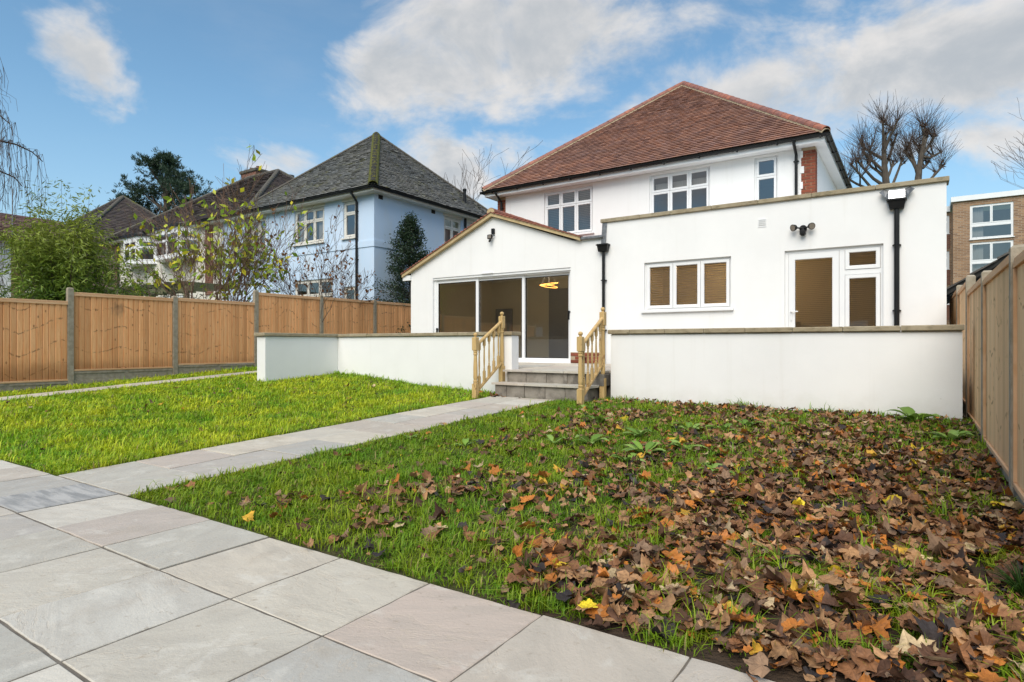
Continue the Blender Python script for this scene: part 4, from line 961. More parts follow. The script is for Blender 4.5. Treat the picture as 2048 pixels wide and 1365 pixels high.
ridge_run(rf, B_, P_, 'mossy_hip', .36, .13, 'hip_tile', 'moss', bedr=.045, lift=.03); ridge_run(rf, A_, P_, 'mossy_grey', .20, .085, 'hip_tile', 'old_tile_plain', bedr=-.01); ridge_run(rf, (-15.22, 22.3, 5.42), P_, 'mossy_grey', .20, .085, 'hip_tile', 'old_tile_plain', bedr=-.01)
m = MB(); m.lathe((-15.9, 20.3), [(.07, 5.9), (.07, 6.5), (.09, 6.52), (.09, 6.6)], 10); m.build('roof_vent', 'black_plastic', BH)
m = MB(); m.bbox((-15.75, 15.0, 2.6), (-15.52, 15.2, 2.6 + .1), .01) if False else m.tube([(-20.75, 14.84, 1.55), (-20.75, 14.7, 1.55), (-20.6, 14.62, 1.52)], [.05, .05, .07], 10); m.build('wall_lamp', 'black_plastic', BH)

WH = thing('white_house', (-29.5, 18, -.6), 'cream house with two white bay windows left of the blue house', 'house')
n1 = (-33.7, -33.15, 3.92, 5.14)
mb = MB(); wall_holes(mb, frB, -34.3, -24.86, -1., 5.24, [n1, (-33.3, -31.9, .9, 2.3), (-30.3, -27.8, .6, 2.3)], .12); mb.quad((-34.3, 14.85, -1), (-34.3, 22, -1), (-34.3, 22, 5.24), (-34.3, 14.85, 5.24)); mb.build('wall', 'cream_render', WH)
mb = MB(); mb.box((-34.62, 14.83, -1), (-34.302, 15.1, 5.24)); mb.box((-26.1, 14.80, 2.2), (-25.55, 14.849, 5.24)); mb.build('brick_quoin', 'far_red_brick', WH)
window(WH, frB, *n1, [1], [2, 1], rec=.05, fw=.06, sw=.05, sill=.08); window(WH, frB, -33.3, -31.9, .9, 2.3, [1, 1], [2, 1], rec=.05, fw=.06, sw=.06); window(WH, frB, -30.3, -27.8, .6, 2.3, [1, 1, 1], [2, 1], rec=.05, fw=.06, sw=.06)
mb = MB(); mb.quad((-34.2, 17, -.9), (-24.9, 17, -.9), (-24.9, 17, 5.2), (-34.2, 17, 5.2)); mb.quad((-34.2, 15, 2.7), (-24.9, 15, 2.7), (-24.9, 17, 2.7), (-34.2, 17, 2.7)); mb.build('room_interior', 'interior_dim', WH)
def bay(parent, ax0, ax1, z0, z1, proj=.62, cant=.62):
    by = thing('bay_window', ((ax0 + ax1) / 2, 14.6, z0), None, None, parent=parent)
    y0 = 14.85 - proj; P = [(ax0, 14.848), (ax0 + cant, y0), (ax1 - cant, y0), (ax1, 14.848)]
    for (xa, ya), (xb, yb_), cols in ((P[0], P[1], [1]), (P[1], P[2], [1, 1]), (P[2], P[3], [1])):
        e = Vector((xb - xa, yb_ - ya, 0)); L = e.length; e /= L; nrm = Vector((e.y, -e.x, 0))
        fr = lambda a, z, d, xa=xa, ya=ya, e=e, nrm=nrm: (xa + e.x * a - nrm.x * d, ya + e.y * a - nrm.y * d, z)
        m = MB(); fring(m, fr, 0, L, z0, z1 + .16, (.07, .07, .09, .22), 0, .07); m.build('bay_frame', 'upvc', by)
        W = (L - .14) / len(cols)
        for i in range(len(cols)):
            a0 = .07 + i * W
            for q0, q1 in ((z0 + .09, z0 + .09 + (z1 - z0 - .15) * .66), (z0 + .09 + (z1 - z0 - .15) * .66, z1 - .06)):
                m = MB(); fring(m, fr, a0, a0 + W, q0, q1, .06, -.01, .05); m.build('sash', 'upvc', by)
                m = MB(); m.quad(*[fr(a, z, .02) for a, z in ((a0 + .05, q0 + .05), (a0 + W - .05, q0 + .05), (a0 + W - .05, q1 - .05), (a0 + .05, q1 - .05))]); m.build('pane', 'glass', by)
    for z, h, o, mt in ((z0 - .07, .065, .06, 'upvc'), (z1 + .165, .10, .10, 'black_plastic')):
        Q = [(ax0 - o, 14.847), (ax0 + cant - o * .4, y0 - o), (ax1 - cant + o * .4, y0 - o), (ax1 + o, 14.847)]
        m = MB(); m.add([(x, y, z) for x, y in Q] + [(x, y, z + h) for x, y in Q], [(3, 2, 1, 0), (4, 5, 6, 7), (0, 1, 5, 4), (1, 2, 6, 5), (2, 3, 7, 6)]); m.build('bay_sill' if mt == 'upvc' else 'bay_gutter', mt, by)
    m = MB(); o = .1; zt = z1 + .266; Q = [(ax0 - o, 14.9), (ax0 + cant - o * .4, y0 - o), (ax1 - cant + o * .4, y0 - o), (ax1 + o, 14.9)]
    m.add([(x, y, zt) for x, y in Q] + [(ax0 + .1, 15.6, zt + .5), (ax1 - .1, 15.6, zt + .5)], [(0, 1, 4), (1, 2, 5, 4), (2, 3, 5)]); m.build('bay_roof', 'old_tile_plain', by)
    m = MB(); m.quad((ax0 + .08, 14.846, z0), (ax1 - .08, 14.846, z0), (ax1 - .08, 14.846, z1), (ax0 + .08, 14.846, z1)); m.build('room_interior', 'interior_dim', by)
    for a0, a1 in ((ax0 + cant + .1, ax0 + cant + .3), (ax1 - cant - .35, ax1 - cant - .1)): m = MB(); m.quad((a0, y0 + .25, z0 + .1), (a1, y0 + .25, z0 + .1), (a1, y0 + .25, z1), (a0, y0 + .25, z1)); m.build('curtain', 'curtain', by)
bay(WH, -32.95, -30.4, 3.95, 5.05); bay(WH, -29.9, -26.6, 3.95, 5.12)
fascia_gutter(WH, -34.7, -25.02, 14.52, 22.0, 5.42)
m = MB(); m.tube([(-34.15, 14.78, 5.3), (-34.15, 14.78, -.9)], .05, 10); m.build('downpipe', 'black_plastic', WH)
rf = hip_roof(WH, -34.75, -22.4, 14.44, 24.2, 5.42, .72, .24, .16, brown, L=.4, ridge_mat='mossy_grey', faces=(0, 3, 1))
m = MB(); m.box((-31.75, 20.1, 7.0), (-30.35, 20.9, 9.75)); ch = m.build('chimney', 'far_red_brick', rf)
m = MB(); m.bbox((-31.82, 20.03, 9.62), (-30.28, 20.97, 9.80), .03); m.build('chimney_cap', 'mossy_grey', rf)
for xx in (-31.35, -30.75): m = MB(); m.lathe((xx, 20.5), [(.13, 9.8), (.11, 9.82), (.10, 10.0), (.12, 10.02)], 12); m.build('chimney_pot', 'far_red_brick', rf)
m = MB(); m.lathe((-28.6, 21.), [(.2, 7.8), (.2, 9.25), (.24, 9.26), (.24, 9.3)], 12); m.build('chimney_pot', 'lead', rf)

RH = thing('brown_roof_house', (-42.5, 18.5, -.6), 'house with dark brown hipped roof behind the green bamboo', 'house')
mb = MB(); mb.box((-46.6, 14.5, -1), (-38.2, 22.7, 5.6)); mb.build('wall', 'pink_render', RH)
hip_roof(RH, -47.0, -37.8, 14.1, 23.1, 5.6, .86, .26, .18, brown, L=.45, ridge_mat='mossy_grey', faces=(0, 1, 3))
window(RH, frame_rear(14.36), -44.5, -42.6, 3.6, 5.0, [1, 1, 1], [2, 1], rec=.05, fw=.06, sw=.06)
m = MB(); m.box((-39.4, 13.0, -1), (-37.2, 14.49, 2.6)); m.build('lean_to', 'white_render', RH)
m = MB(); m.add([(-39.5, 12.9, 2.6), (-37.1, 12.9, 2.6), (-37.1, 14.49, 3.5), (-39.5, 14.49, 3.5)], [(0, 1, 2, 3)]); m.build('lean_to_roof', 'old_tile_plain', RH)
LH = thing('red_tiled_house', (-45, 9.5, -.6), 'house with red tiled roof and yellow brick wall at the photo edge', 'house')
mb = MB(); mb.box((-47.6, 2, -1), (-40.3, 12.2, 5.55)); mb.build('white_wall', 'white_render', LH)
mb = MB(); mb.box((-47.6, 12.202, -1), (-40.28, 15.6, 5.5)); mb.build('brick_wall', 'yellow_brick', LH)
tiles('roof_tiles', [[(-39.95, 1.6, 5.6), (-39.95, 15.9, 5.6), (-44, 15.9, 7.55), (-44, 1.6, 7.55)]], .30, .28, [(.16, .075, .055), (.12, .065, .055), (.20, .11, .09), (.10, .055, .05)], 'old_tile', LH, jitter=.01)
m = MB(); m.quad((-39.95, 1.6, 5.58), (-39.95, 15.9, 5.58), (-44, 15.9, 7.53), (-44, 1.6, 7.53)); m.quad((-48, 1.6, 5.58), (-48, 15.9, 5.58), (-44, 15.9, 7.53), (-44, 1.6, 7.53)); m.add([(-39.95, 15.88, 5.58), (-48, 15.88, 5.58), (-44, 15.88, 7.53)], [(0, 1, 2)]); m.build('roof', 'felt', LH)
m = MB(); gutter(m, (-39.88, 15.9, 5.58), (-39.88, 1.6, 5.58), .08); m.build('gutter', 'black_plastic', LH)
m = MB(); m.add([(-40.27, 12.6, 4.6), (-38.4, 12.6, 3.7), (-38.4, 15.2, 3.7), (-40.27, 15.2, 4.6)], [(0, 1, 2, 3)]); m.build('lean_to_roof', 'old_tile_plain', LH)
m = MB(); m.box((-40.27, 12.8, -1), (-38.6, 15.0, 3.65)); m.build('lean_to', 'white_render', LH)
window(LH, frame_side(-38.56), 12.9, 14.9, 1.9, 3.4, [1, 1, 1], [2, 1], rec=-.03, fw=.08, sw=.08)
m = MB(); m.tube([(-40.1, 12.2, 4.6), (-40.1, 12.2, 8.3)], .03, 6); m.build('aerial_mast', 'lead', LH)

AB = thing('apartment_block', (10, 60, -1), 'tan brick block of flats with large white windows beyond the new fence', 'building')
frA = frame_rear(55.)
flo = [(7.62, 10.08), (4.95, 7.38), (2.3, 4.7)]; holes = []
for z0, z1 in flo: holes += [(3.32, 5.77, z0, z1), (8.2, 10.7, z0, z1)]
mb = MB(); wall_holes(mb, frA, 2.32, 20, -1, 10.45, holes, .12); mb.quad((2.32, 55, -1), (2.32, 56.2, -1), (2.32, 56.2, 10.45), (2.32, 55, 10.45)); mb.build('front_wall', 'tan_brick', AB)
frA2 = frame_rear(56.2); h2 = [(1.15, 2.15, z0 + .75, z1 - .35) for z0, z1 in flo]
mb = MB(); wall_holes(mb, frA2, -6, 2.32, -1, 9.95, h2, .12); mb.build('recessed_wall', 'tan_brick', AB)
for z0, z1 in flo: m = MB(); fbox(m, frA2, 1.1, 2.2, z1 - 2.85, z0 + .70, -.03, 0.); m.build('tile_panel', 'far_red_brick', AB)
m = MB(); fbox(m, frA, 2.2, 20, 10.46, 10.82, -.15, 8); m.build('roof_fascia', 'upvc', AB); m = MB(); fbox(m, frA, -6, 2.19, 10.0, 10.4, 1.05, 9); m.build('roof_fascia', 'upvc', AB)
for h in holes: 
    zz = h[2] + (h[3] - h[2]) * .42
    window(AB, frA, h[0], h[1], zz, h[3], [1, 1], [1], rec=.05, fw=.08, sw=.07, sill=0); window(AB, frA, h[0], h[1], h[2], zz, [1], [1], rec=.05, fw=.08, sw=.05, sill=.08)
for h in h2: window(AB, frA2, *h, [1], [2, 1], rec=.05, fw=.08, sw=.06, sill=.06)
m = MB(); m.quad((-6, 58.5, -1), (20, 58.5, -1), (20, 58.5, 10.2), (-6, 58.5, 10.2)); m.build('room_interior', 'interior_dim', AB)
for h in holes[::2]: m = MB(); m.quad(*[frA(a, z, .5) for a, z in ((h[0] + .1, h[2]), (h[0] + .8, h[2]), (h[0] + .8, h[3]), (h[0] + .1, h[3]))]); m.build('curtain', 'curtain', AB)

SH = thing('garden_shed', (2.3, 15, -1), 'low outbuilding with sloping black roof behind the new board fence', 'shed')
m = MB(); m.box((.75, 13.7, -1.2), (3.6, 19, .85)); m.build('wall', 'far_red_brick', SH)
m = MB(); o = [(.42, 13.45, .86), (3.9, 13.45, 3.2), (3.9, 19.2, 3.2), (.42, 19.2, .86)]
m.add(o + [(a, b, c + .10) for a, b, c in o], [(0, 1, 5, 4), (1, 2, 6, 5), (2, 3, 7, 6), (3, 0, 4, 7), (4, 5, 6, 7), (3, 2, 1, 0)]); m.build('roof', 'felt', SH)
m = MB(); gutter(m, (.36, 13.4, .90), (.36, 19.2, .90), .07); m.build('gutter', 'black_plastic', SH)
m = MB(); m.add([(.75, 13.7, .85), (3.6, 13.7, .85), (3.6, 13.7, 2.95)], [(0, 1, 2)]); m.build('gable_boards', 'felt', SH)
for k in range(9):
    t0 = k / 9; m = MB(); x = .46 + t0 * 3.4; z = .985 + t0 * 2.29; m.add([(x - .03, 13.40, z - .02), (x + .35, 13.40, z + .215), (x + .35, 13.75, z + .235), (x - .03, 13.75, z), (x - .03, 13.40, z + .02), (x + .35, 13.40, z + .24), (x + .35, 13.75, z + .26), (x - .03, 13.75, z + .03)], [(0, 1, 5, 4), (4, 5, 6, 7)]); m.build('verge_slate', 'old_tile_plain', SH)
PG = thing('pergola', (-27, 12.3, -1), 'weathered green timber pergola in front of the cream house', 'pergola')
for x in (-28.6, -25.6, -23.0): m = MB(); m.bbox((x, 12.2, -1), (x + .16, 12.36, 2.0), .01); m.build('post', 'green_wood', PG)
m = MB(); m.bbox((-29.4, 12.22, 2.002), (-22.4, 12.34, 2.22), .01); m.build('beam', 'green_wood', PG)
for i in range(9): m = MB(); x = -29 + i * .8; m.bbox((x, 11.7, 2.222), (x + .07, 14.2, 2.36), .006); m.build('rafter', 'green_wood', PG)

# unseen house behind the viewer, enlarged so the glass reflects it, not sky
BK = thing('opposite_house', (-14, -26, -1), 'brown brick house facing the garden from behind the viewer', 'house')
m = MB(); m.box((-56, -34, -1.4), (26, -26, 6.2)); m.build('wall', 'tan_brick', BK)
m = MB(); m.add([(-56.4, -34.4, 6.2), (26.4, -34.4, 6.2), (26.4, -25.6, 6.2), (-56.4, -25.6, 6.2), (-52, -30, 11.), (22, -30, 11.)], [(3, 2, 5, 4), (1, 0, 4, 5), (0, 3, 4), (2, 1, 5)]); m.build('roof', 'old_tile_plain', BK)
for x in (-42, -32, -22, -14, -5, 3, 12): m = MB(); m.box((x, -25.99, .2), (x + 2.2, -25.95, 1.7)); m.build('window', 'upvc', BK)

# ================================================================== plants: leaves, branches
def leaf_cloud(name, P, dirs, L, W, cols, parent=None, mat='foliage', jitter=.35, **kw):
    """one small folded leaf (two triangles) per point"""
    n = len(P); d = dirs / np.maximum(np.linalg.norm(dirs, axis=1, keepdims=True), 1e-6)
    r = rng.normal(size=(n, 3)); sd = np.cross(d, r); sd /= np.maximum(np.linalg.norm(sd, axis=1, keepdims=True), 1e-6)
    L = np.broadcast_to(L, n)[:, None] * rng.uniform(.7, 1.25, (n, 1)); W = np.broadcast_to(W, n)[:, None] * rng.uniform(.75, 1.2, (n, 1))
    mid = P + d * L * .5
    V = np.stack([P, mid + sd * W * .5, P + d * L, mid - sd * W * .5], 1).reshape(-1, 3)
    F = np.arange(4 * n); C = np.repeat(cols, 4, 0)
    loc = tuple(P.mean(0)) if parent is not None else (0, 0, 0)
    return np_mesh(name, V, F, 4, mat, C, loc=loc, parent=parent, **kw)
def unit(v): return v / np.maximum(np.linalg.norm(v, axis=-1, keepdims=True), 1e-9)
def pick(n, pal, sd=.12):
    pal = np.array(pal); c = pal[rng.integers(len(pal), size=n)]; return np.clip(c * (1 + rng.normal(0, sd, (n, 1))), .003, 1)
class Brancher:
    def __init__(s, seed): s.r = random.Random(seed); s.mb = MB(); s.tips = []; s.pts = []
    def grow(s, p, d, L, rad, lvl, maxl, spread=.6, nb=(2, 4), up=.15, wob=.14, keep=.72, seg=4, minr=.004, sides=(7, 5, 4, 3, 3, 3)):
        p = Vector(p); d = Vector(d).normalized(); P = [p.copy()]; Rr = [rad]
        for i in range(seg):
            d = (d + Vector((s.r.gauss(0, wob), s.r.gauss(0, wob), s.r.gauss(0, wob) + up * .25))).normalized()
            p = p + d * L / seg; P.append(p.copy()); Rr.append(max(minr, rad * (1 - .5 * (i + 1) / seg)))
        s.mb.tube(P, Rr, sides[min(lvl, 5)], False)
        if lvl >= maxl: s.tips.append((P[-1], d)); s.pts += [(q, d) for q in P[1:]]; return
        n = s.r.randint(*nb)
        for k in range(n):
            t = 1. if k == 0 else s.r.uniform(.35, 1.); i = min(seg, max(1, round(t * seg))); q = P[i]
            a = d.orthogonal(); a.rotate(Matrix.Rotation(s.r.uniform(0, 6.283), 3, d)); sp = spread * s.r.uniform(.5, 1.3) * (.6 if k == 0 else 1)
            nd = (d * math.cos(sp) + a.normalized() * math.sin(sp)); nd.z += up; s.grow(q, nd, L * keep * s.r.uniform(.8, 1.2), Rr[i] * (.8 if k == 0 else .62), lvl + 1, maxl, spread, nb, up, wob, keep, seg, minr, sides)
def A(pts): return np.array([tuple(p) for p, _ in pts]), np.array([tuple(d) for _, d in pts])

# bamboo clump behind the fence
def bamboo(cx, cy, z0, label):
    t = thing('bamboo', (cx, cy, z0), label, 'bamboo'); mb = MB(); P = []; Dd = []
    for i in range(120):
        a = random.uniform(0, 6.283); r_ = abs(random.gauss(0, .41)); b = Vector((cx + r_ * math.cos(a), cy + r_ * math.sin(a), z0)); h = random.uniform(3.3, 4.95) * (1 - .28 * r_); lean = Vector((math.cos(a), math.sin(a), 0)) * (random.uniform(.10, .55) + r_ * .55)
        if i < 3: h = 5.1 + .12 * i; lean *= .25
        pts = []
        for k in range(9): u = k / 8; pts.append(b + lean * u ** 2.2 + Vector((0, 0, h * (u - .10 * u ** 3)))); 
        mb.tube(pts, [.012 * (1 - .8 * k / 8) for k in range(9)], 4, False)
        for k in range(95):
            u = random.uniform(.12, 1) ** .75 * 8; j = min(7, int(u)); q = pts[j].lerp(pts[j + 1], u - j)
            o = Vector((random.gauss(0, 1), random.gauss(0, 1), random.gauss(-.1, .5))).normalized() * random.uniform(.05, .42) * (1.15 - u / 13)
            for _ in range(3):
                e = Vector((random.gauss(0, .06), random.gauss(0, .06), random.gauss(0, .05))); P.append(tuple(q + o + e)); Dd.append(tuple(o.normalized() + Vector((random.gauss(0, .5), random.gauss(0, .5), random.gauss(-.35, .35)))))
    mb.build('stems', 'twig', t); P = np.array(P); n = len(P)
    c = pick(n, [(.18, .29, .035), (.13, .225, .028), (.25, .35, .045), (.08, .145, .022)]); hi = np.clip((P[:, 2] - z0 - 2.) / 1.5, 0, 1)[:, None]; c = c * (1 - hi * .6) + np.array([.34, .36, .05]) * hi * .6
    leaf_cloud('crown', P, np.array(Dd), .14, .028, c, t)
bamboo(-16.7, 6.05, -.9, 'dense bright green bamboo clump rising behind the weathered fence')
# yellow leaved shrub
def shrub(cx, cy, z0, label, seed, n0=7, L=1.6, leaves=420, pal=((.27, .30, .03), (.20, .27, .03), (.42, .36, .03), (.12, .2, .025)), ls=(.11, .055), maxl=4, spread=.5, rad=.035, cat='shrub', name='shrub', bark='pale_bark', up=.12, drop=-.6, lowbias=1.0):
    t = thing(name, (cx, cy, z0), label, cat); b = Brancher(seed)
    for i in range(n0):
        a = 6.283 * i / n0 + b.r.uniform(-.3, .3); b.grow((cx + .12 * math.cos(a), cy + .12 * math.sin(a), z0), (math.cos(a) * .45, math.sin(a) * .45, 1), L * b.r.uniform(.8, 1.15), rad, 0, maxl, spread, (2, 4), up, .13, .70, 4, .005)
    b.mb.build('branches', bark, t); P, Dd = A(b.pts)
    w_ = np.exp(-lowbias * (P[:, 2] - z0)); idx = rng.choice(len(P), size=leaves, p=w_ / w_.sum()); P = P[idx] + rng.normal(0, .03, (leaves, 3)); d = unit(rng.normal(0, .6, (leaves, 3)) + np.array([0, 0, drop]))
    leaf_cloud('leaves', P, d, ls[0], ls[1], pick(leaves, pal, .18), t); return t
shrub(-17.0, 10.0, -.8, 'open branched shrub with yellow and green leaves behind the fence', 5, 10, 1.9, 900, ls=(.21, .105), lowbias=.28, maxl=5, spread=.42, rad=.055, bark='red_twig', pal=((.50, .54, .04), (.36, .48, .04), (.74, .64, .04), (.24, .36, .035)))
shrub(-15.3, 12.2, -.7, 'small bare tree with brown leaves in front of the blue house', 9, 6, 1.6, 420, pal=((.20, .085, .03), (.15, .06, .025), (.26, .12, .04)), ls=(.13, .07), maxl=4, spread=.55, rad=.04, cat='tree', name='small_tree', bark='twig', lowbias=.15)
shrub(-19.6, 9.3, -.8, 'dark leafy shrub under the pergola behind the yellow leaved shrub', 21, 9, 1.15, 3800, pal=((.035, .06, .018), (.05, .075, .02), (.025, .04, .014)), ls=(.07, .04), maxl=4, spread=.7, drop=0, lowbias=0)
shrub(-19.0, 3.75, -.9, 'brown twiggy scrub against the white wall at the photo edge', 33, 9, 1.0, 900, pal=((.12, .085, .04), (.09, .10, .03), (.07, .06, .03)), ls=(.06, .035), maxl=4, spread=.7, drop=0, lowbias=0)
# holly
def holly(cx, cy, z0, h, label):
    t = thing('holly_tree', (cx, cy, z0), label, 'tree'); b = Brancher(4); P = []; Dd = []
    b.mb.tube([(cx, cy, z0), (cx + .03, cy, z0 + h * .5), (cx, cy + .02, z0 + h * .96)], [.07, .05, .012], 7)
    for i in range(330):
        u = random.random() ** .85; z = z0 + h * (.12 + .86 * u); R_ = (1 - u) ** .75 * 2.0 * random.uniform(.65, 1.12) + .08
        if 0.62 < u < .8: R_ *= 1.15
        a = random.uniform(0, 6.283); o = Vector((cx, cy, z)); e = o + Vector((math.cos(a) * R_ * .6, math.sin(a) * R_, random.uniform(.05, .45)))
        b.mb.tube([o, o.lerp(e, .5) + Vector((0, 0, -.03)), e], [.012, .008, .003], 3, False)
        for k in range(62):
            q = o.lerp(e, random.uniform(.35, 1.05)); P.append(tuple(q + Vector((random.gauss(0, .075), random.gauss(0, .075), random.gauss(0, .075))))); Dd.append((random.gauss(0, 1), random.gauss(0, 1), random.gauss(.4, .7)))
    b.mb.build('trunk', 'bark', t); n = len(P)
    leaf_cloud('crown', np.array(P), np.array(Dd), .075, .042, pick(n, [(.022, .045, .02), (.03, .058, .024), (.018, .035, .017), (.045, .075, .035)], .2), t)
holly(-14.72, 15.7, -.7, 5.0, 'dark green holly tree beside the blue house wall')
# pine far behind
def pine(cx, cy, z0, label):
    t = thing('pine_tree', (cx, cy, z0), label, 'tree'); b = Brancher(8); mb = b.mb; trunk = [(cx, cy, z0), (cx + .3, cy, z0 + 7), (cx - .1, cy + .2, z0 + 12.5), (cx + .5, cy, z0 + 17.2)]
    mb.tube(trunk, [.5, .42, .3, .1], 8); P = []; Dd = []
    ex = Vector((.833, .553, 0)); ey = Vector((-.553, .833, 0))
    pads = [(-5.6, 8.6, 1.3), (-4.4, 9.8, 1.4), (-4.0, 8.2, 1.5), (-2.8, 8.4, 1.5), (-2.3, 11.4, 1.2), (-1.6, 12.6, 1.4), (-1.1, 10.4, 1.4), (-.2, 13.6, 1.5), (.4, 11.8, 1.6), (1.5, 13.4, 1.4), (2.6, 12.2, 1.4), (3.4, 10.7, 1.3), (2.2, 9.9, 1.5), (3.9, 9.0, 1.1), (.6, 8.4, 1.4), (-1.3, 7.6, 1.5), (-.2, 6.4, 1.5), (1.6, 6.8, 1.3), (.7, 15., 1.0), (-.5, 14.6, .9), (-2.6, 7.0, 1.2), (2.5, 8.2, 1.0), (-3.4, 10.5, .9)]
    for px, pz_, rr in pads:
        for rep in range(2):
            c = Vector((cx, cy, z0 + pz_ + 2.7)) + ex * px * 1.18 + ey * random.gauss(0, 1.6); o = Vector((cx + .1, cy, z0 + pz_ + .8))
            mb.tube([o, o.lerp(c, .55) + Vector((0, 0, -.1)), c], [.16, .09, .03], 5, False)
            for k in range(40):
                q = c + Vector((random.gauss(0, .46), random.gauss(0, .46), random.gauss(0, .30))) * rr; ax = Vector((q - c).normalized() * .8 + Vector((0, 0, .7)))
                for _ in range(26): P.append(tuple(q + Vector((random.gauss(0, .10), random.gauss(0, .10), random.gauss(0, .10))))); Dd.append(tuple(ax * .9 + Vector((random.gauss(0, .7), random.gauss(0, .7), random.gauss(0, .6)))))
    mb.build('trunk', 'bark', t); n = len(P)
    leaf_cloud('crown', np.array(P), np.array(Dd), .36, .065, pick(n, [(.036, .064, .036), (.05, .082, .046), (.026, .046, .028), (.062, .098, .055)], .2), t)
pine(-58.0, 29.0, -1., 'tall dark spreading pine tree behind the house roofs')
# pollarded street trees behind the kitchen extension
def pollard(cx, cy, z0, lean, ztop, seed, label, limbs):
    """a leader with curved limbs; limbs = (height where it leaves, sideways reach, height of its knuckle)"""
    t = thing('pollarded_tree', (cx, cy, z0), label, 'tree', 'bare pollarded trees'); r = random.Random(seed); mb = MB(); tw = MB()
    ex = Vector((.833, .553, 0)); ey = Vector((-.553, .833, 0)); B = Vector((cx, cy, 0))
    ax_ = lambda z: B + ex * lean * max(0, (z - 7) / (ztop - 7)) + Vector((.06 * math.sin(z * 1.7), .05 * math.sin(z * 2.3), z))
    zs = [z0, 3, 6, 7.5, 8.5, 9.5, 10.4, ztop]; mb.tube([ax_(z) for z in zs], [.42, .34, .26, .21, .18, .14, .11, .08], 8)
    kn = [(ax_(ztop), 1.)]
    for zs_, dx, ze in limbs:
        o = ax_(zs_); e = B + ex * (lean * max(0, (zs_ - 7) / (ztop - 7)) + dx) + ey * r.uniform(-.7, .7) + Vector((0, 0, ze)); m1 = o.lerp(e, .45) + Vector((0, 0, -.10 * abs(dx) + r.gauss(0, .05))); m2 = o.lerp(e, .8) + Vector((0, 0, -.08))
        mb.tube([o, m1, m2, e], [.10, .075, .06, .05], 6); kn.append((e, 1.))
        for _ in range(2):
            q = m1.lerp(e, r.uniform(0, .8)); f_ = q + ex * r.uniform(-.35, .35) + ey * r.uniform(-.3, .3) + Vector((0, 0, r.uniform(.2, .5))); mb.tube([q, f_], [.05, .035], 5); kn.append((f_, .6))
    for k_, kw in kn:
        kr = r.uniform(.07, .19) * kw
        for _ in range(22): d = Vector((r.gauss(0, 1), r.gauss(0, 1), r.gauss(0, 1))).normalized(); tw.tube([k_, k_ + d * kr * r.uniform(.6, 1.3)], [.035, .014], 4, False)
        for _ in range(int(20 * kw) + 8):
            d = Vector((r.gauss(0, .6), r.gauss(0, .6), r.uniform(.3, 1.3))).normalized(); L = r.uniform(.4, 1.5); q = k_ + d * L * .5 + Vector((r.gauss(0, .05), r.gauss(0, .05), .04)); tw.tube([k_, q, k_ + d * L + Vector((r.gauss(0, .08), r.gauss(0, .08), .16))], [.009, .008, .005], 3, False)
    mb.build('trunk', 'bark', t); tw.build('shoots', 'twig', t)
pollard(-1.33, 38, -1, .0, 11.2, 3, 'bare pollarded tree with knuckled limbs rising above the extension coping', [(7.9, -2.0, 9.5), (8.4, -1.5, 9.8), (9.2, -1.0, 10.4), (9.9, -.95, 10.9), (9.5, 1.0, 11.4), (7.7, 1.3, 10.1), (8.1, -1.75, 8.9), (10.3, .35, 11.8), (8.9, -.6, 9.9), (10.2, -.4, 11.7), (8.8, .55, 9.8)])
pollard(-.20, 39, -1, .85, 11.2, 6, 'bare pollarded tree close to the far corner of the extension', [(9.0, -.2, 10.9), (9.5, .75, 9.95), (10.1, 1.3, 10.5), (8.5, 1.2, 9.5), (10.2, .8, 11.3), (10.4, .1, 11.8), (9.2, -.5, 10.5), (9.8, .4, 10.9)])
# bare twigs: between the houses, and at the right edge
def bare(cx, cy, z0, L, seed, label, maxl=5, rad=.2, sp=.5, d0=(0, 0, 1), up=.12, minr=.012, n0=1, bark='twig'):
    t = thing('bare_tree', (cx, cy, z0), label, 'tree'); b = Brancher(seed)
    for i in range(n0): b.grow((cx, cy, z0), (d0[0] + b.r.gauss(0, .15 * (n0 > 1)), d0[1] + b.r.gauss(0, .15 * (n0 > 1)), d0[2]), L, rad, 0, maxl, sp, (2, 4), up, .12, .74, 4, minr)
    b.mb.build('trunk', bark, t)
bare(-26.5, 37, -1, 5.2, 14, 'bare leafless tree between the blue house and red roof', 5, .22, .5)
bare(6.9, 31, -1, 3.5, 18, 'bare twiggy tree leaning in at the far edge above the flats', 5, .14, .5, (-.12, 0, 1), n0=2, minr=.006)
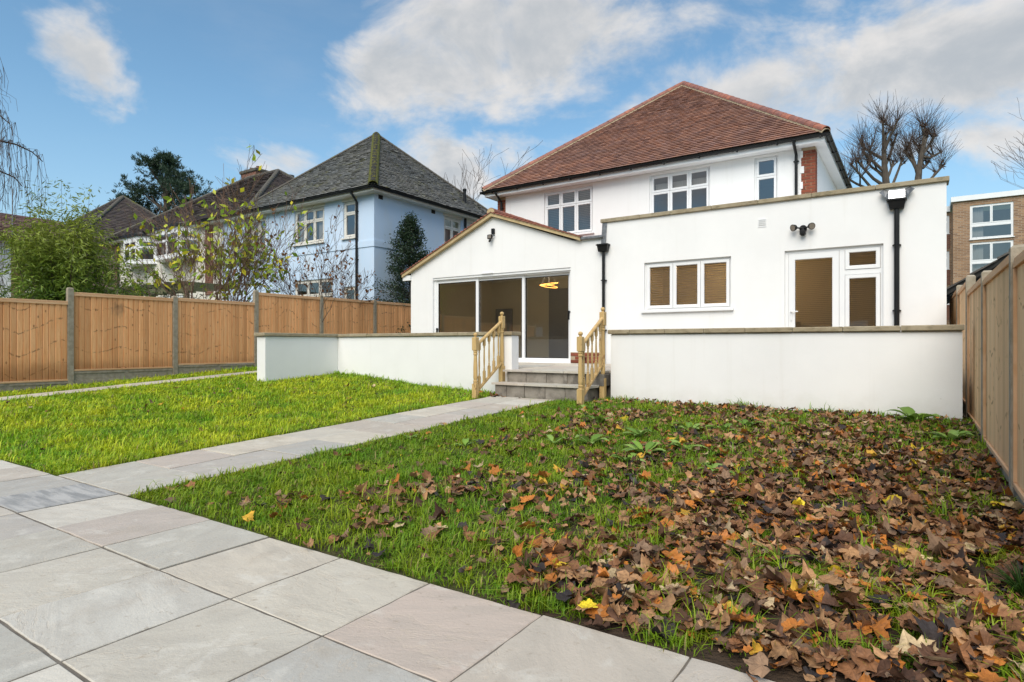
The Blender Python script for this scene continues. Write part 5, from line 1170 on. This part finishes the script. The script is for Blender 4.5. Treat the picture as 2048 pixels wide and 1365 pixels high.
# weeping birch hanging in from outside the picture
def birch(cx, cy, z0, label):
    t = thing('weeping_birch', (cx, cy, z0), label, 'tree'); r = random.Random(12); mb = MB(); tw = MB()
    mb.tube([(cx, cy, z0), (cx + .1, cy, z0 + 3), (cx, cy, z0 + 6.5), (cx + .2, cy, z0 + 8.5)], [.16, .13, .08, .03], 8)
    ex = Vector((.833, .553, 0)); ey = Vector((-.553, .833, 0)); C = Vector((cx, cy, z0))
    for z, L, rise in ((2.6, 1.5, .55), (3.4, 1.75, .5), (4.2, 2.0, .9), (4.7, 2.15, 1.0), (5.2, 2.35, 1.15), (5.6, 1.9, 1.2), (6.2, 1.5, 1.3), (6.8, 1.3, 1.0), (3.0, 1.6, .2), (4.0, 1.6, 1.1), (7.2, 1.4, .8)):
        for s_ in (1, -1):
            o = C + Vector((0, 0, z)); L2 = L * r.uniform(.85, 1.1); dy = r.uniform(-.9, .9); P = []
            for k in range(9): u = k / 8; P.append(o + ex * s_ * L2 * (u - .08 * u * u) + ey * dy * u + Vector((r.gauss(0, .03), r.gauss(0, .03), rise * math.sin(u * 2.2) - .25 * u ** 3)))
            mb.tube(P, [.04 * (1 - .85 * k / 8) + .004 for k in range(9)], 5, False)
            for _ in range(24):
                u = r.uniform(.25, 1) * 8; j = min(7, int(u)); q = P[j].lerp(P[j + 1], u - j); H_ = r.uniform(.5, 1.7); out_ = ex * s_ * r.uniform(.0, .28) + ey * r.gauss(0, .15)
                Q = [q, q + out_ * .6 + Vector((0, 0, .05)), q + out_ + Vector((0, 0, -H_ * .35)), q + out_ * 1.15 + Vector((r.gauss(0, .04), r.gauss(0, .04), -H_ * .7)), q + out_ * 1.15 + Vector((r.gauss(0, .06), r.gauss(0, .06), -H_))]
                tw.tube(Q, [.0055, .0048, .004, .0035, .003], 3, False)
                for __ in range(4):
                    i = r.randint(1, 3); b = Q[i]; h2 = r.uniform(.2, .6); e = Vector((r.gauss(0, .09), r.gauss(0, .09), 0)); tw.tube([b, b + e + Vector((0, 0, -h2 * .4)), b + e * 1.1 + Vector((0, 0, -h2))], [.004, .0032, .0026], 3, False)
    mb.build('trunk', 'bark', t); tw.build('hanging_twigs', 'twig', t)
birch(-18.15, 3.9, -1, 'weeping birch with thin hanging bare twigs at the sky edge')

# ================================================================== ground cover
def vnoise(x, y, s, seed):
    """smooth value noise in the ground plane"""
    r = np.random.default_rng(seed); G = r.random((64, 64)); u = np.asarray(x) * s + 100; v = np.asarray(y) * s + 100
    i, j = np.floor(u).astype(int), np.floor(v).astype(int); fu, fv = u - i, v - j; fu = fu * fu * (3 - 2 * fu); fv = fv * fv * (3 - 2 * fv); g = lambda a, b: G[a % 64, b % 64]
    return g(i, j) * (1 - fu) * (1 - fv) + g(i + 1, j) * fu * (1 - fv) + g(i, j + 1) * (1 - fu) * fv + g(i + 1, j + 1) * fu * fv
def litter(x, y):
    """how thickly the leaves lie, 0..1"""
    n = vnoise(x, y, 1.7, 5) * .6 + vnoise(x, y, 4.1, 6) * .4
    edge = -2.75 - .05 * (y - 2.1)
    d = smooth(x + (n - .5) * 1.9, edge - .1, edge + 2.0)
    far = 1 - .80 * smooth(y + (n - .5) * 2.2, 5.6, 8.3)
    strip = .54 * smooth(x, -4.6, -2.5) * (.30 + .70 * smooth(vnoise(x, y, 1.6, 15), .30, .65))
    return np.clip(np.maximum(d * far, strip * (.5 + n)), 0, 1)
def allowed(x, y):
    ok = (x > -14.04) & (x < .57) & (y > 2.145) & (y < 8.93)
    ok |= (x > -14.04) & (x < -10.85) & (y >= 8.93) & (y < 11)
    ok &= ~((x > -6.03) & (x < -4.785) & (y < 8.6)); ok &= ~((x > -12.93) & (x < -12.27)); ok &= ~((x > -10.82) & (x < -10.5) & (y > 7.15))
    ok &= ~((x > -6.2) & (x < -4.15) & (y > 8.42)); ok &= ~((x > -6.24) & (x < -4.05) & (y > 8.04) & (y < 8.22) & ((x < -6.02) | (x > -4.26)) & (rng.random(len(x)) < .6))
    return ok
def grass(N, name, label):
    x = rng.uniform(-14.05, .57, N); y = rng.uniform(2.12, 11, N); r = np.hypot(x, y)
    keep = rng.random(N) < np.clip((2.6 / r) ** 1.15, 0, 1); x, y, r = x[keep], y[keep], r[keep]
    k = allowed(x, y); x, y, r = x[k], y[k], r[k]
    lit = litter(x, y); tuft = smooth(vnoise(x, y, 5.2, 21) * .55 + vnoise(x, y, 12, 22) * .45, .47, .64)
    p = (1 - lit) ** 1.5 + lit * tuft * 1.05
    bare = smooth(vnoise(x, y, 6.5, 31), .72, .86) * .55 * (x > -5)
    edge = smooth(y, 2.12, 2.18)
    k = rng.random(len(x)) < np.clip(p * (1 - bare), 0, 1) * (.35 + .65 * edge); x, y, r, lit, tuft = x[k], y[k], r[k], lit[k], tuft[k]
    n = len(x); z = terrain(x, y) - .006
    left = smooth(-x, 5.2, 6.4)
    hgt = rng.gamma(6, .0082, n) * (.45 + 1.1 * (vnoise(x, y, 9.5, 71) * .6 + vnoise(x, y, 19, 72) * .4)) * (.75 + .5 * vnoise(x, y, 3.3, 41)) * (1 + .30 * (lit > .4) * tuft) * (.92 + .12 * left)
    wall = (y > 8.70) & (x < -.0); hgt[wall] *= 1.25
    wd = (.0017 + .00042 * r) * rng.uniform(.7, 1.3, n)
    a = rng.uniform(0, 6.283, n); lean = rng.gamma(2.4, .36, n) * hgt; ca, sa = np.cos(a), np.sin(a); sx, sy = -sa * wd, ca * wd
    wv = vnoise(x, y, 1.1, 51)
    dx, dy = ca * lean + (wv - .5) * .03, sa * lean + .01
    b = np.stack([x, y, z], 1); S = np.stack([sx, sy, 0 * x], 1); M_ = b + np.stack([dx * .35, dy * .35, hgt * .62], 1); Tp = b + np.stack([dx, dy, hgt * (1 - .25 * np.clip(lean / hgt, 0, 1.6))], 1)
    V = np.stack([b - S, b + S, M_ - S * .8, M_ + S * .8, Tp], 1).reshape(-1, 3)
    o = (np.arange(n) * 5)[:, None]; F = np.concatenate([o + np.array([[0, 1, 3]]), o + np.array([[0, 3, 2]]), o + np.array([[2, 3, 4]])], 1).reshape(-1)
    yel = np.clip(vnoise(x, y, 2.1, 61) * .7 + vnoise(x, y, 7, 62) * .5 - .22 + rng.normal(0, .16, n), 0, 1)
    clump = vnoise(x, y, 9.5, 71) * .6 + vnoise(x, y, 19, 72) * .4
    yl = np.clip((yel + (clump - .5) * .8) * (.62 + .45 * left) + .05 * left, 0, 1); yl *= (1 - .6 * smooth(y, 7.9, 8.9))
    g0 = np.array([.135, .285, .014]); g1 = np.array([.44, .47, .022]); c = g0 * (1 - yl[:, None]) + g1 * yl[:, None]
    c = c * (1 + .38 * left[:, None]); dry = rng.random(n) < .05; c[dry] = np.array([.36, .30, .10])
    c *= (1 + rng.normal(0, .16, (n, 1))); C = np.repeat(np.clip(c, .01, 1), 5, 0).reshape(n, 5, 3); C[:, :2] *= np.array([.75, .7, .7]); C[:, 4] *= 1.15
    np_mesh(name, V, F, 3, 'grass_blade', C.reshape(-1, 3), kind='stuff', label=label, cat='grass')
    return n
gxy = np.empty(len(LAWN.data.vertices) * 3, np.float32); LAWN.data.vertices.foreach_get('co', gxy); gxy = gxy.reshape(-1, 3)
la = LAWN.data.attributes.new('litter', 'FLOAT', 'POINT'); la.data.foreach_set('value', np.clip(litter(gxy[:, 0], gxy[:, 1]) * 1.2, 0, 1).astype(np.float32))
NG = grass(1400000, 'grass', 'short yellow green lawn grass growing either side of the path')

# ---- fallen leaves
OUT = [(0, 1.0, 1), (7, .90, 0), (14, .86, 0), (23, .74, 0), (30, .80, 0), (36, .84, 0), (43, .96, 1), (52, .82, 0), (65, .68, 0), (74, .72, 0), (85, .78, 1), (102, .64, 0), (130, .50, 0), (160, .30, 0)]
OUTS = [(0, 1.0, 1), (21, .78, 0), (43, .95, 1), (64, .70, 0), (85, .78, 1), (125, .50, 0)]
def leaf_variant(seed, full=True, stalk=True):
    r = np.random.default_rng(seed); o = OUT if full else OUTS
    pts = [(-a, q, v) for a, q, v in reversed(o[1:])] + list(o); K = len(pts)
    ang = np.radians([p[0] for p in pts]) + r.normal(0, .03, K); rad = np.array([p[1] for p in pts]) * (1 + r.normal(0, .05, K)); vn = np.array([p[2] for p in pts], float)
    x, y = np.sin(ang) * rad, np.cos(ang) * rad
    rings = [(.5, .5)] if not full else [(.36, .36), (.70, .70)]
    L = [np.array([[0, 0]])] + [np.stack([x * f, y * f], 1) for f, _ in rings] + [np.stack([x, y], 1)]
    XY = np.concatenate(L); vein = np.concatenate([[1.]] + [vn] * (len(rings) + 1))
    c1, c2, c3, c4 = r.normal(0, .40), r.normal(.05, .34), r.normal(0, .24), r.normal(0, .28)
    X, Yy = XY[:, 0], XY[:, 1]; rr = np.hypot(X, Yy); th = np.arctan2(X, Yy)
    Z = c1 * X ** 2 + c2 * (Yy - .35) ** 2 + c3 * rr ** 2 * np.sin(3 * th + r.uniform(0, 6)) + c4 * X * Yy + (vein - .4) * -.035 * rr + r.normal(0, .018, len(X))
    curl = r.uniform(-.6, .9); Z = Z + curl * np.clip(rr - .55, 0, 1) ** 1.5
    fold = r.uniform(0, .8) if r.random() < .30 else 0.      # some lie half folded along the midrib
    fx = np.where(X > 0, X, 0.); X, Z = np.where(X > 0, fx * math.cos(fold), X), Z + fx * math.sin(fold)
    Z = Z + .05 * np.sin(X * 9 + r.uniform(0, 6)) * np.sin(Yy * 8 + r.uniform(0, 6))
    X = X * (1 - .25 * abs(c1)); Yy = Yy - .35
    F = [(0, 1 + i, 2 + i) for i in range(K - 1)]
    for k in range(len(rings)):
        a = 1 + k * K; b = a + K
        for i in range(K - 1): F += [(a + i, b + i, b + i + 1), (a + i, b + i + 1, a + i + 1)]
    V = np.stack([X, Yy, Z], 1); st_ = np.zeros(len(V))
    if stalk:
        n = len(V); SL = r.uniform(.5, 1.1); bx, bz = r.normal(0, .25), r.uniform(-.05, .3); P = [np.array([bx * t * t, -.35 - SL * t, Z[0] + bz * t]) for t in (0, .5, 1)]; w_ = .018
        for p in P:
            for k in range(3): V = np.vstack([V, p + np.array([math.cos(k * 2.094) * w_, 0, math.sin(k * 2.094) * w_])])
        for s_ in range(2):
            for k in range(3): a, b = n + s_ * 3 + k, n + s_ * 3 + (k + 1) % 3; F += [(a, b, b + 3), (a, b + 3, a + 3)]
        vein = np.concatenate([vein, np.zeros(9)]); st_ = np.concatenate([st_, np.ones(9)])
    return V, np.array(F), vein, st_
VAR = [leaf_variant(100 + i, True, i % 2 == 0) for i in range(16)]; VARS = [leaf_variant(200 + i, False, False) for i in range(10)]
KINDS = [('dark brown', (.100, .050, .029), .18), ('brown', (.225, .105, .048), .26), ('tan', (.38, .21, .10), .20), ('grey brown', (.225, .14, .085), .13), ('rust orange', (.42, .15, .030), .10), ('blackened', (.045, .036, .034), .075), ('pale tan', (.50, .37, .21), .035), ('golden', (.56, .32, .04), .013), ('yellow', (.70, .50, .03), .003)]
KP = np.array([k[2] for k in KINDS]); KP = KP / KP.sum()
def place(V, pos_, s_, yaw, tilt, taz):
    c, s1 = math.cos(yaw), math.sin(yaw); Q = V * s_; Q = np.stack([Q[:, 0] * c - Q[:, 1] * s1, Q[:, 0] * s1 + Q[:, 1] * c, Q[:, 2]], 1)
    ax = np.array([math.cos(taz), math.sin(taz), 0]); ct, st_ = math.cos(tilt), math.sin(tilt); Q = Q * ct + np.cross(np.broadcast_to(ax, Q.shape), Q) * st_ + ax * (Q @ ax)[:, None] * (1 - ct)
    return Q + pos_
def seen(x, y, m=1.0):
    t = -.5534 * x + .8329 * y; u = (.8329 * x + .5534 * y) / np.maximum(t, .05); return (t > .3) & (abs(u) < .86 * m), t
recs = []
NL = 52000; x = rng.uniform(-12, .54, NL); y = rng.uniform(2.02, 8.9, NL); dn = 1.05 * litter(x, y) ** 1.5 + .0055 + .010 * (x > -4.8)
k = (rng.random(NL) < dn * (.03 + .97 * smooth(y, 2.13, 2.25 + .25 * (x < -1.4)))) & allowed(x, np.maximum(y, 2.15)) & seen(x, y, 1.25)[0]; x, y = x[k], y[k]
ex_ = [(-6.3 + rng.normal(0, .25), 8.35 + rng.normal(0, .12)) for _ in range(26)] + [(-3.9 + rng.normal(0, .3), 8.5 + rng.normal(0, .2)) for _ in range(34)] + [(-5.9 + rng.normal(0, .2), 8.4 + rng.normal(0, .05)) for _ in range(10)]
x = np.concatenate([x, [e[0] for e in ex_]]); y = np.concatenate([y, [e[1] for e in ex_]]); lit = litter(x, y)
kind = rng.choice(len(KINDS), size=len(x), p=KP)
for i in range(len(x)):
    big = (.030 + .050 * rng.random() ** 1.3) if rng.random() < .70 else rng.uniform(.014, .032) * (.85 if x[i] < -4.8 else 1.); deep = lit[i]
    z = tz(x[i], y[i]) + .010 + rng.uniform(0, .050) * (.30 + deep) + (.010 if deep < .35 else 0)
    recs.append([x[i], y[i], z, big, rng.uniform(0, 6.283), abs(rng.normal(0, .30)), rng.uniform(0, 6.283), kind[i], None])
# leaves that stand out: yellow ones by the fence, long stalked tan ones in the foreground
STAR = [(.05, 5.89, .125, 8, 'bright yellow maple leaf standing out near the foot of the new fence', .5), (-.14, 4.65, .10, 8, 'bright yellow pointed leaf lying on brown litter mid lawn', .6),
        (.03, 2.52, .125, 6, 'large pale tan leaf with long yellow stalk at the picture bottom', .15), (-.6, 2.42, .105, 2, 'tan leaf with long yellow stalk by the paving edge', .25),
        (.18, 3.31, .11, 2, 'curled tan leaf with long stalk beside the dark grass tuft', .6), (-.22, 2.82, .10, 1, 'upright brown leaf showing its fan of veins', .8), (-.01, 2.85, .075, 7, 'small olive yellow leaf with a short stalk', .3),
        (-.21, 3.12, .10, 6, 'cream and tan blotched leaf lying flat among brown ones', .1), (-1.02, 3.28, .085, 6, 'pale cream leaf alone among dark leaves mid lawn', .2), (-3.01, 7.0, .10, 8, 'yellow leaf among the green weeds below the terrace wall', .5), (-2.76, 6.34, .08, 7, 'golden orange leaf behind the largest weed rosette', .5), (.51, 4.84, .085, 6, 'pale cream leaf at the base of the nearest fence post', .4), (-3.46, 2.24, .06, 7, 'golden leaf on the grass beside the paving edge', .4), (-1.11, 2.23, .055, 8, 'small yellow leaf touching the paving edge', .2), (-9.2, 4.55, .085, 7, 'orange leaf lying alone on the far lawn', .3)]
def leaf_arrays(rec, near):
    x, y, z, s_, yaw, tilt, taz, kd, lab = rec
    V, F, vn, stq = (VAR if near else VARS)[rng.integers(16 if near else 10)]
    W = place(V, np.array([x, y, z]), s_, yaw, tilt, taz); lo = W[:, 2].min(); g = tz(x, y) - .006
    if lo < g: W[:, 2] += g - lo
    base = np.array(KINDS[kd][1]) * 1.12 * (1 + rng.normal(0, .18)); col = base * (1 + rng.normal(0, .13, (len(V), 1))); col[stq > 0] = np.array([.42, .28, .05]) if (rng.random() < .3 or lab) else np.array([.14, .07, .035])
    return W, F, vn, np.clip(col, .005, 1)
R_ = np.array([(q[0], q[1], q[3]) for q in recs]); ok, t = seen(R_[:, 0], R_[:, 1], .97); order = np.argsort(-np.where(ok, R_[:, 2] / np.maximum(t, .3), 0)); single = set(order[:285].tolist())
mV, mF, mC, mN = [], [], [], []; off = 0
def where(x, y):
    if y > 7.9: return 'beside the steps and terrace wall'
    if x < -4.7: return 'on the far lawn'
    if y < 2.55: return 'on thin grass along the paving edge' if x < -2.2 else 'midway along the paving edge' if x < -1.4 else 'by the paving towards the nearest corner' if x < -.7 else 'in the deep litter at the nearest corner'
    if x > -.35: return 'below the nearest fence panel' if y < 3.3 else 'close to the nearest fence post' if y < 5.2 else 'along the second fence panel'
    if x > -1.6: return 'in the thick of the leaf litter'
    return 'on the grass between path and litter' if y < 4 else 'among the weeds towards the terrace wall'
def look(rec):
    sz_ = 'small' if rec[3] < .05 else 'large' if rec[3] > .07 else 'middling'
    ps = 'flat' if rec[5] < .22 else 'tilted' if rec[5] < .6 else 'steeply tipped'
    return sz_, ps
for i, rec in enumerate(recs):
    near = i in single or math.hypot(rec[0], rec[1]) < 4.6; W, F, vn, C = leaf_arrays(rec, near)
    if i in single:
        kn = KINDS[rec[7]][0]; sz_, ps = look(rec); lab = '%s %s maple leaf lying %s %s' % (sz_, kn, ps, where(rec[0], rec[1]))
        np_mesh('fallen_leaf', W, F.ravel(), 3, 'dead_leaf', C, vn, loc=(rec[0], rec[1], rec[2]), label=lab, cat='leaf', group='%s fallen leaves %s' % (kn, where(rec[0], rec[1])), smooth=True)
    else: mV.append(W); mF.append(F + off); mC.append(C); mN.append(vn); off += len(W)
for x, y, s_, kd, lab, tilt in STAR:
    rec = [x, y, tz(x, y) + .05, s_, rng.uniform(0, 6.28), tilt, rng.uniform(0, 6.28), kd, lab]; W, F, vn, C = leaf_arrays(rec, True); np_mesh('fallen_leaf', W, F.ravel(), 3, 'dead_leaf', C, vn, loc=(x, y, rec[2]), label=lab, cat='leaf', smooth=True)
np_mesh('leaf_litter', np.concatenate(mV), np.concatenate(mF).ravel(), 3, 'dead_leaf', np.concatenate(mC), np.concatenate(mN), kind='stuff', label='carpet of fallen brown maple leaves over the lawn', cat='leaves', smooth=True)

# ---- broad leaved weeds and tufts
def weed(x, y, n, L, label, pal=((.20, .33, .05), (.27, .40, .09), (.15, .26, .04))):
    z0 = tz(x, y); t = thing('broadleaf_weed', (x, y, z0), label, 'weed', 'broad leaved weeds in the lawn')
    for i in range(n):
        a = 6.283 * i / n + random.uniform(-.4, .4); Lr = L * random.uniform(.7, 1.15); wd = Lr * random.uniform(.16, .24); up = random.uniform(.25, .8); V = []; K = 7
        for k in range(K):
            u = k / (K - 1); rr = Lr * u; z = z0 + .01 + Lr * up * math.sin(u * 2.0) * .62; ww = wd * math.sin(min(1, u * 1.02 + .05) * math.pi) ** .75 * (1.0 if u > .2 else .35) + .003
            cx, cy = x + math.cos(a) * rr, y + math.sin(a) * rr
            for s_ in (-1, 0, 1): V.append((cx - math.sin(a) * ww * s_, cy + math.cos(a) * ww * s_, z + (abs(s_) * ww * .35) + random.gauss(0, .002)))
        F = [(3 * k + j, 3 * k + j + 1, 3 * k + j + 4, 3 * k + j + 3) for k in range(K - 1) for j in (0, 1)]
        c = np.array(random.choice(pal)) * random.uniform(.85, 1.15); C = np.ones((len(V), 4)); C[:, :3] = c; C[1::3, :3] *= 1.25
        m = MB(); m.add(V, F); m.build('leaf', 'foliage', t, cols=C, smooth=True)
WEEDS = [(-2.09, 5.37, 8, .27, 'largest pale green weed rosette in the middle of the litter'), (-2.08, 4.95, 6, .19, 'green weed rosette just in front of the largest one'), (-2.73, 5.53, 7, .22, 'green weed rosette on the path side of the largest one'), (-1.33, 4.95, 5, .20, 'small weed with upright leaves in brown litter'), (-3.05, 5.35, 5, .15, 'weed on the grassy margin nearest the path'), (-1.85, 5.75, 7, .22, 'weed rosette on the fence side of the largest one'),
         (-3.17, 6.69, 7, .20, 'weed beside the yellow leaf below the terrace wall'), (-2.45, 6.17, 7, .22, 'weed rosette just behind the largest one'), (-2.09, 6.74, 6, .20, 'weed halfway along in front of the terrace wall'), (-1.77, 6.9, 6, .19, 'weed right of the halfway one in front of the terrace wall'), (-1.61, 7.3, 6, .18, 'weed close under the middle of the terrace wall'), (-1.3, 7.6, 6, .17, 'weed low against the terrace wall towards the new fence'), (0., 8.55, 9, .30, 'big leafy weed in the corner of wall and new fence'), (.3, 7.5, 8, .24, 'leafy weed beneath the second fence post'),
         (-3.9, 7.7, 5, .13, 'small weed beside the near stair railing'), (-3.74, 4.78, 6, .15, 'pale weed in the grass beside the path'), (-4.5, 4.8, 5, .12, 'small weed at the very edge of the path'), (-3.1, 3.3, 4, .08, 'tiny weed in short grass near the paving')]
for q in WEEDS: weed(*q)
def tuft(x, y, n, L, label, c=(.10, .17, .02), curl=1.):
    z0 = tz(x, y); mb = MB()
    for i in range(n):
        a = random.uniform(0, 6.283); l = L * random.uniform(.5, 1.1); P = []; e = random.uniform(.15, .7) * curl
        for k in range(7): u = k / 6; P.append((x + random.gauss(0, .012) * (k == 0) + math.cos(a) * l * e * u ** 1.6, y + math.sin(a) * l * e * u ** 1.6, z0 + l * (u - .62 * e * u ** 3)))
        mb.tube(P, [.0028, .0028, .0027, .0025, .002, .0015, .0006], 3, False)
    C = np.ones((len(mb.v), 4)); C[:, :3] = np.array(c) * rng.normal(1, .12, (len(mb.v), 1)); mb.build('grass_tuft', 'grass_blade', None, label, 'grass tuft', 'long grass tufts', cols=C, smooth=True)
tuft(-.56, 3.21, 18, .19, 'pale green tuft of curled wild onion leaves in the litter', (.24, .34, .05), 1.3)
tuft(.38, 3.3, 90, .22, 'dark green grass tuft at the photo edge under the fence', (.035, .085, .012)); tuft(-.72, 2.35, 30, .10, 'short green tuft poking through leaves near the paving corner', (.06, .15, .015)); tuft(-1.55, 2.45, 40, .11, 'green tuft beside the tan leaf with yellow stalk', (.07, .16, .015)); tuft(.15, 5.7, 50, .14, 'long grass tuft against the new fence panel', (.07, .15, .015))
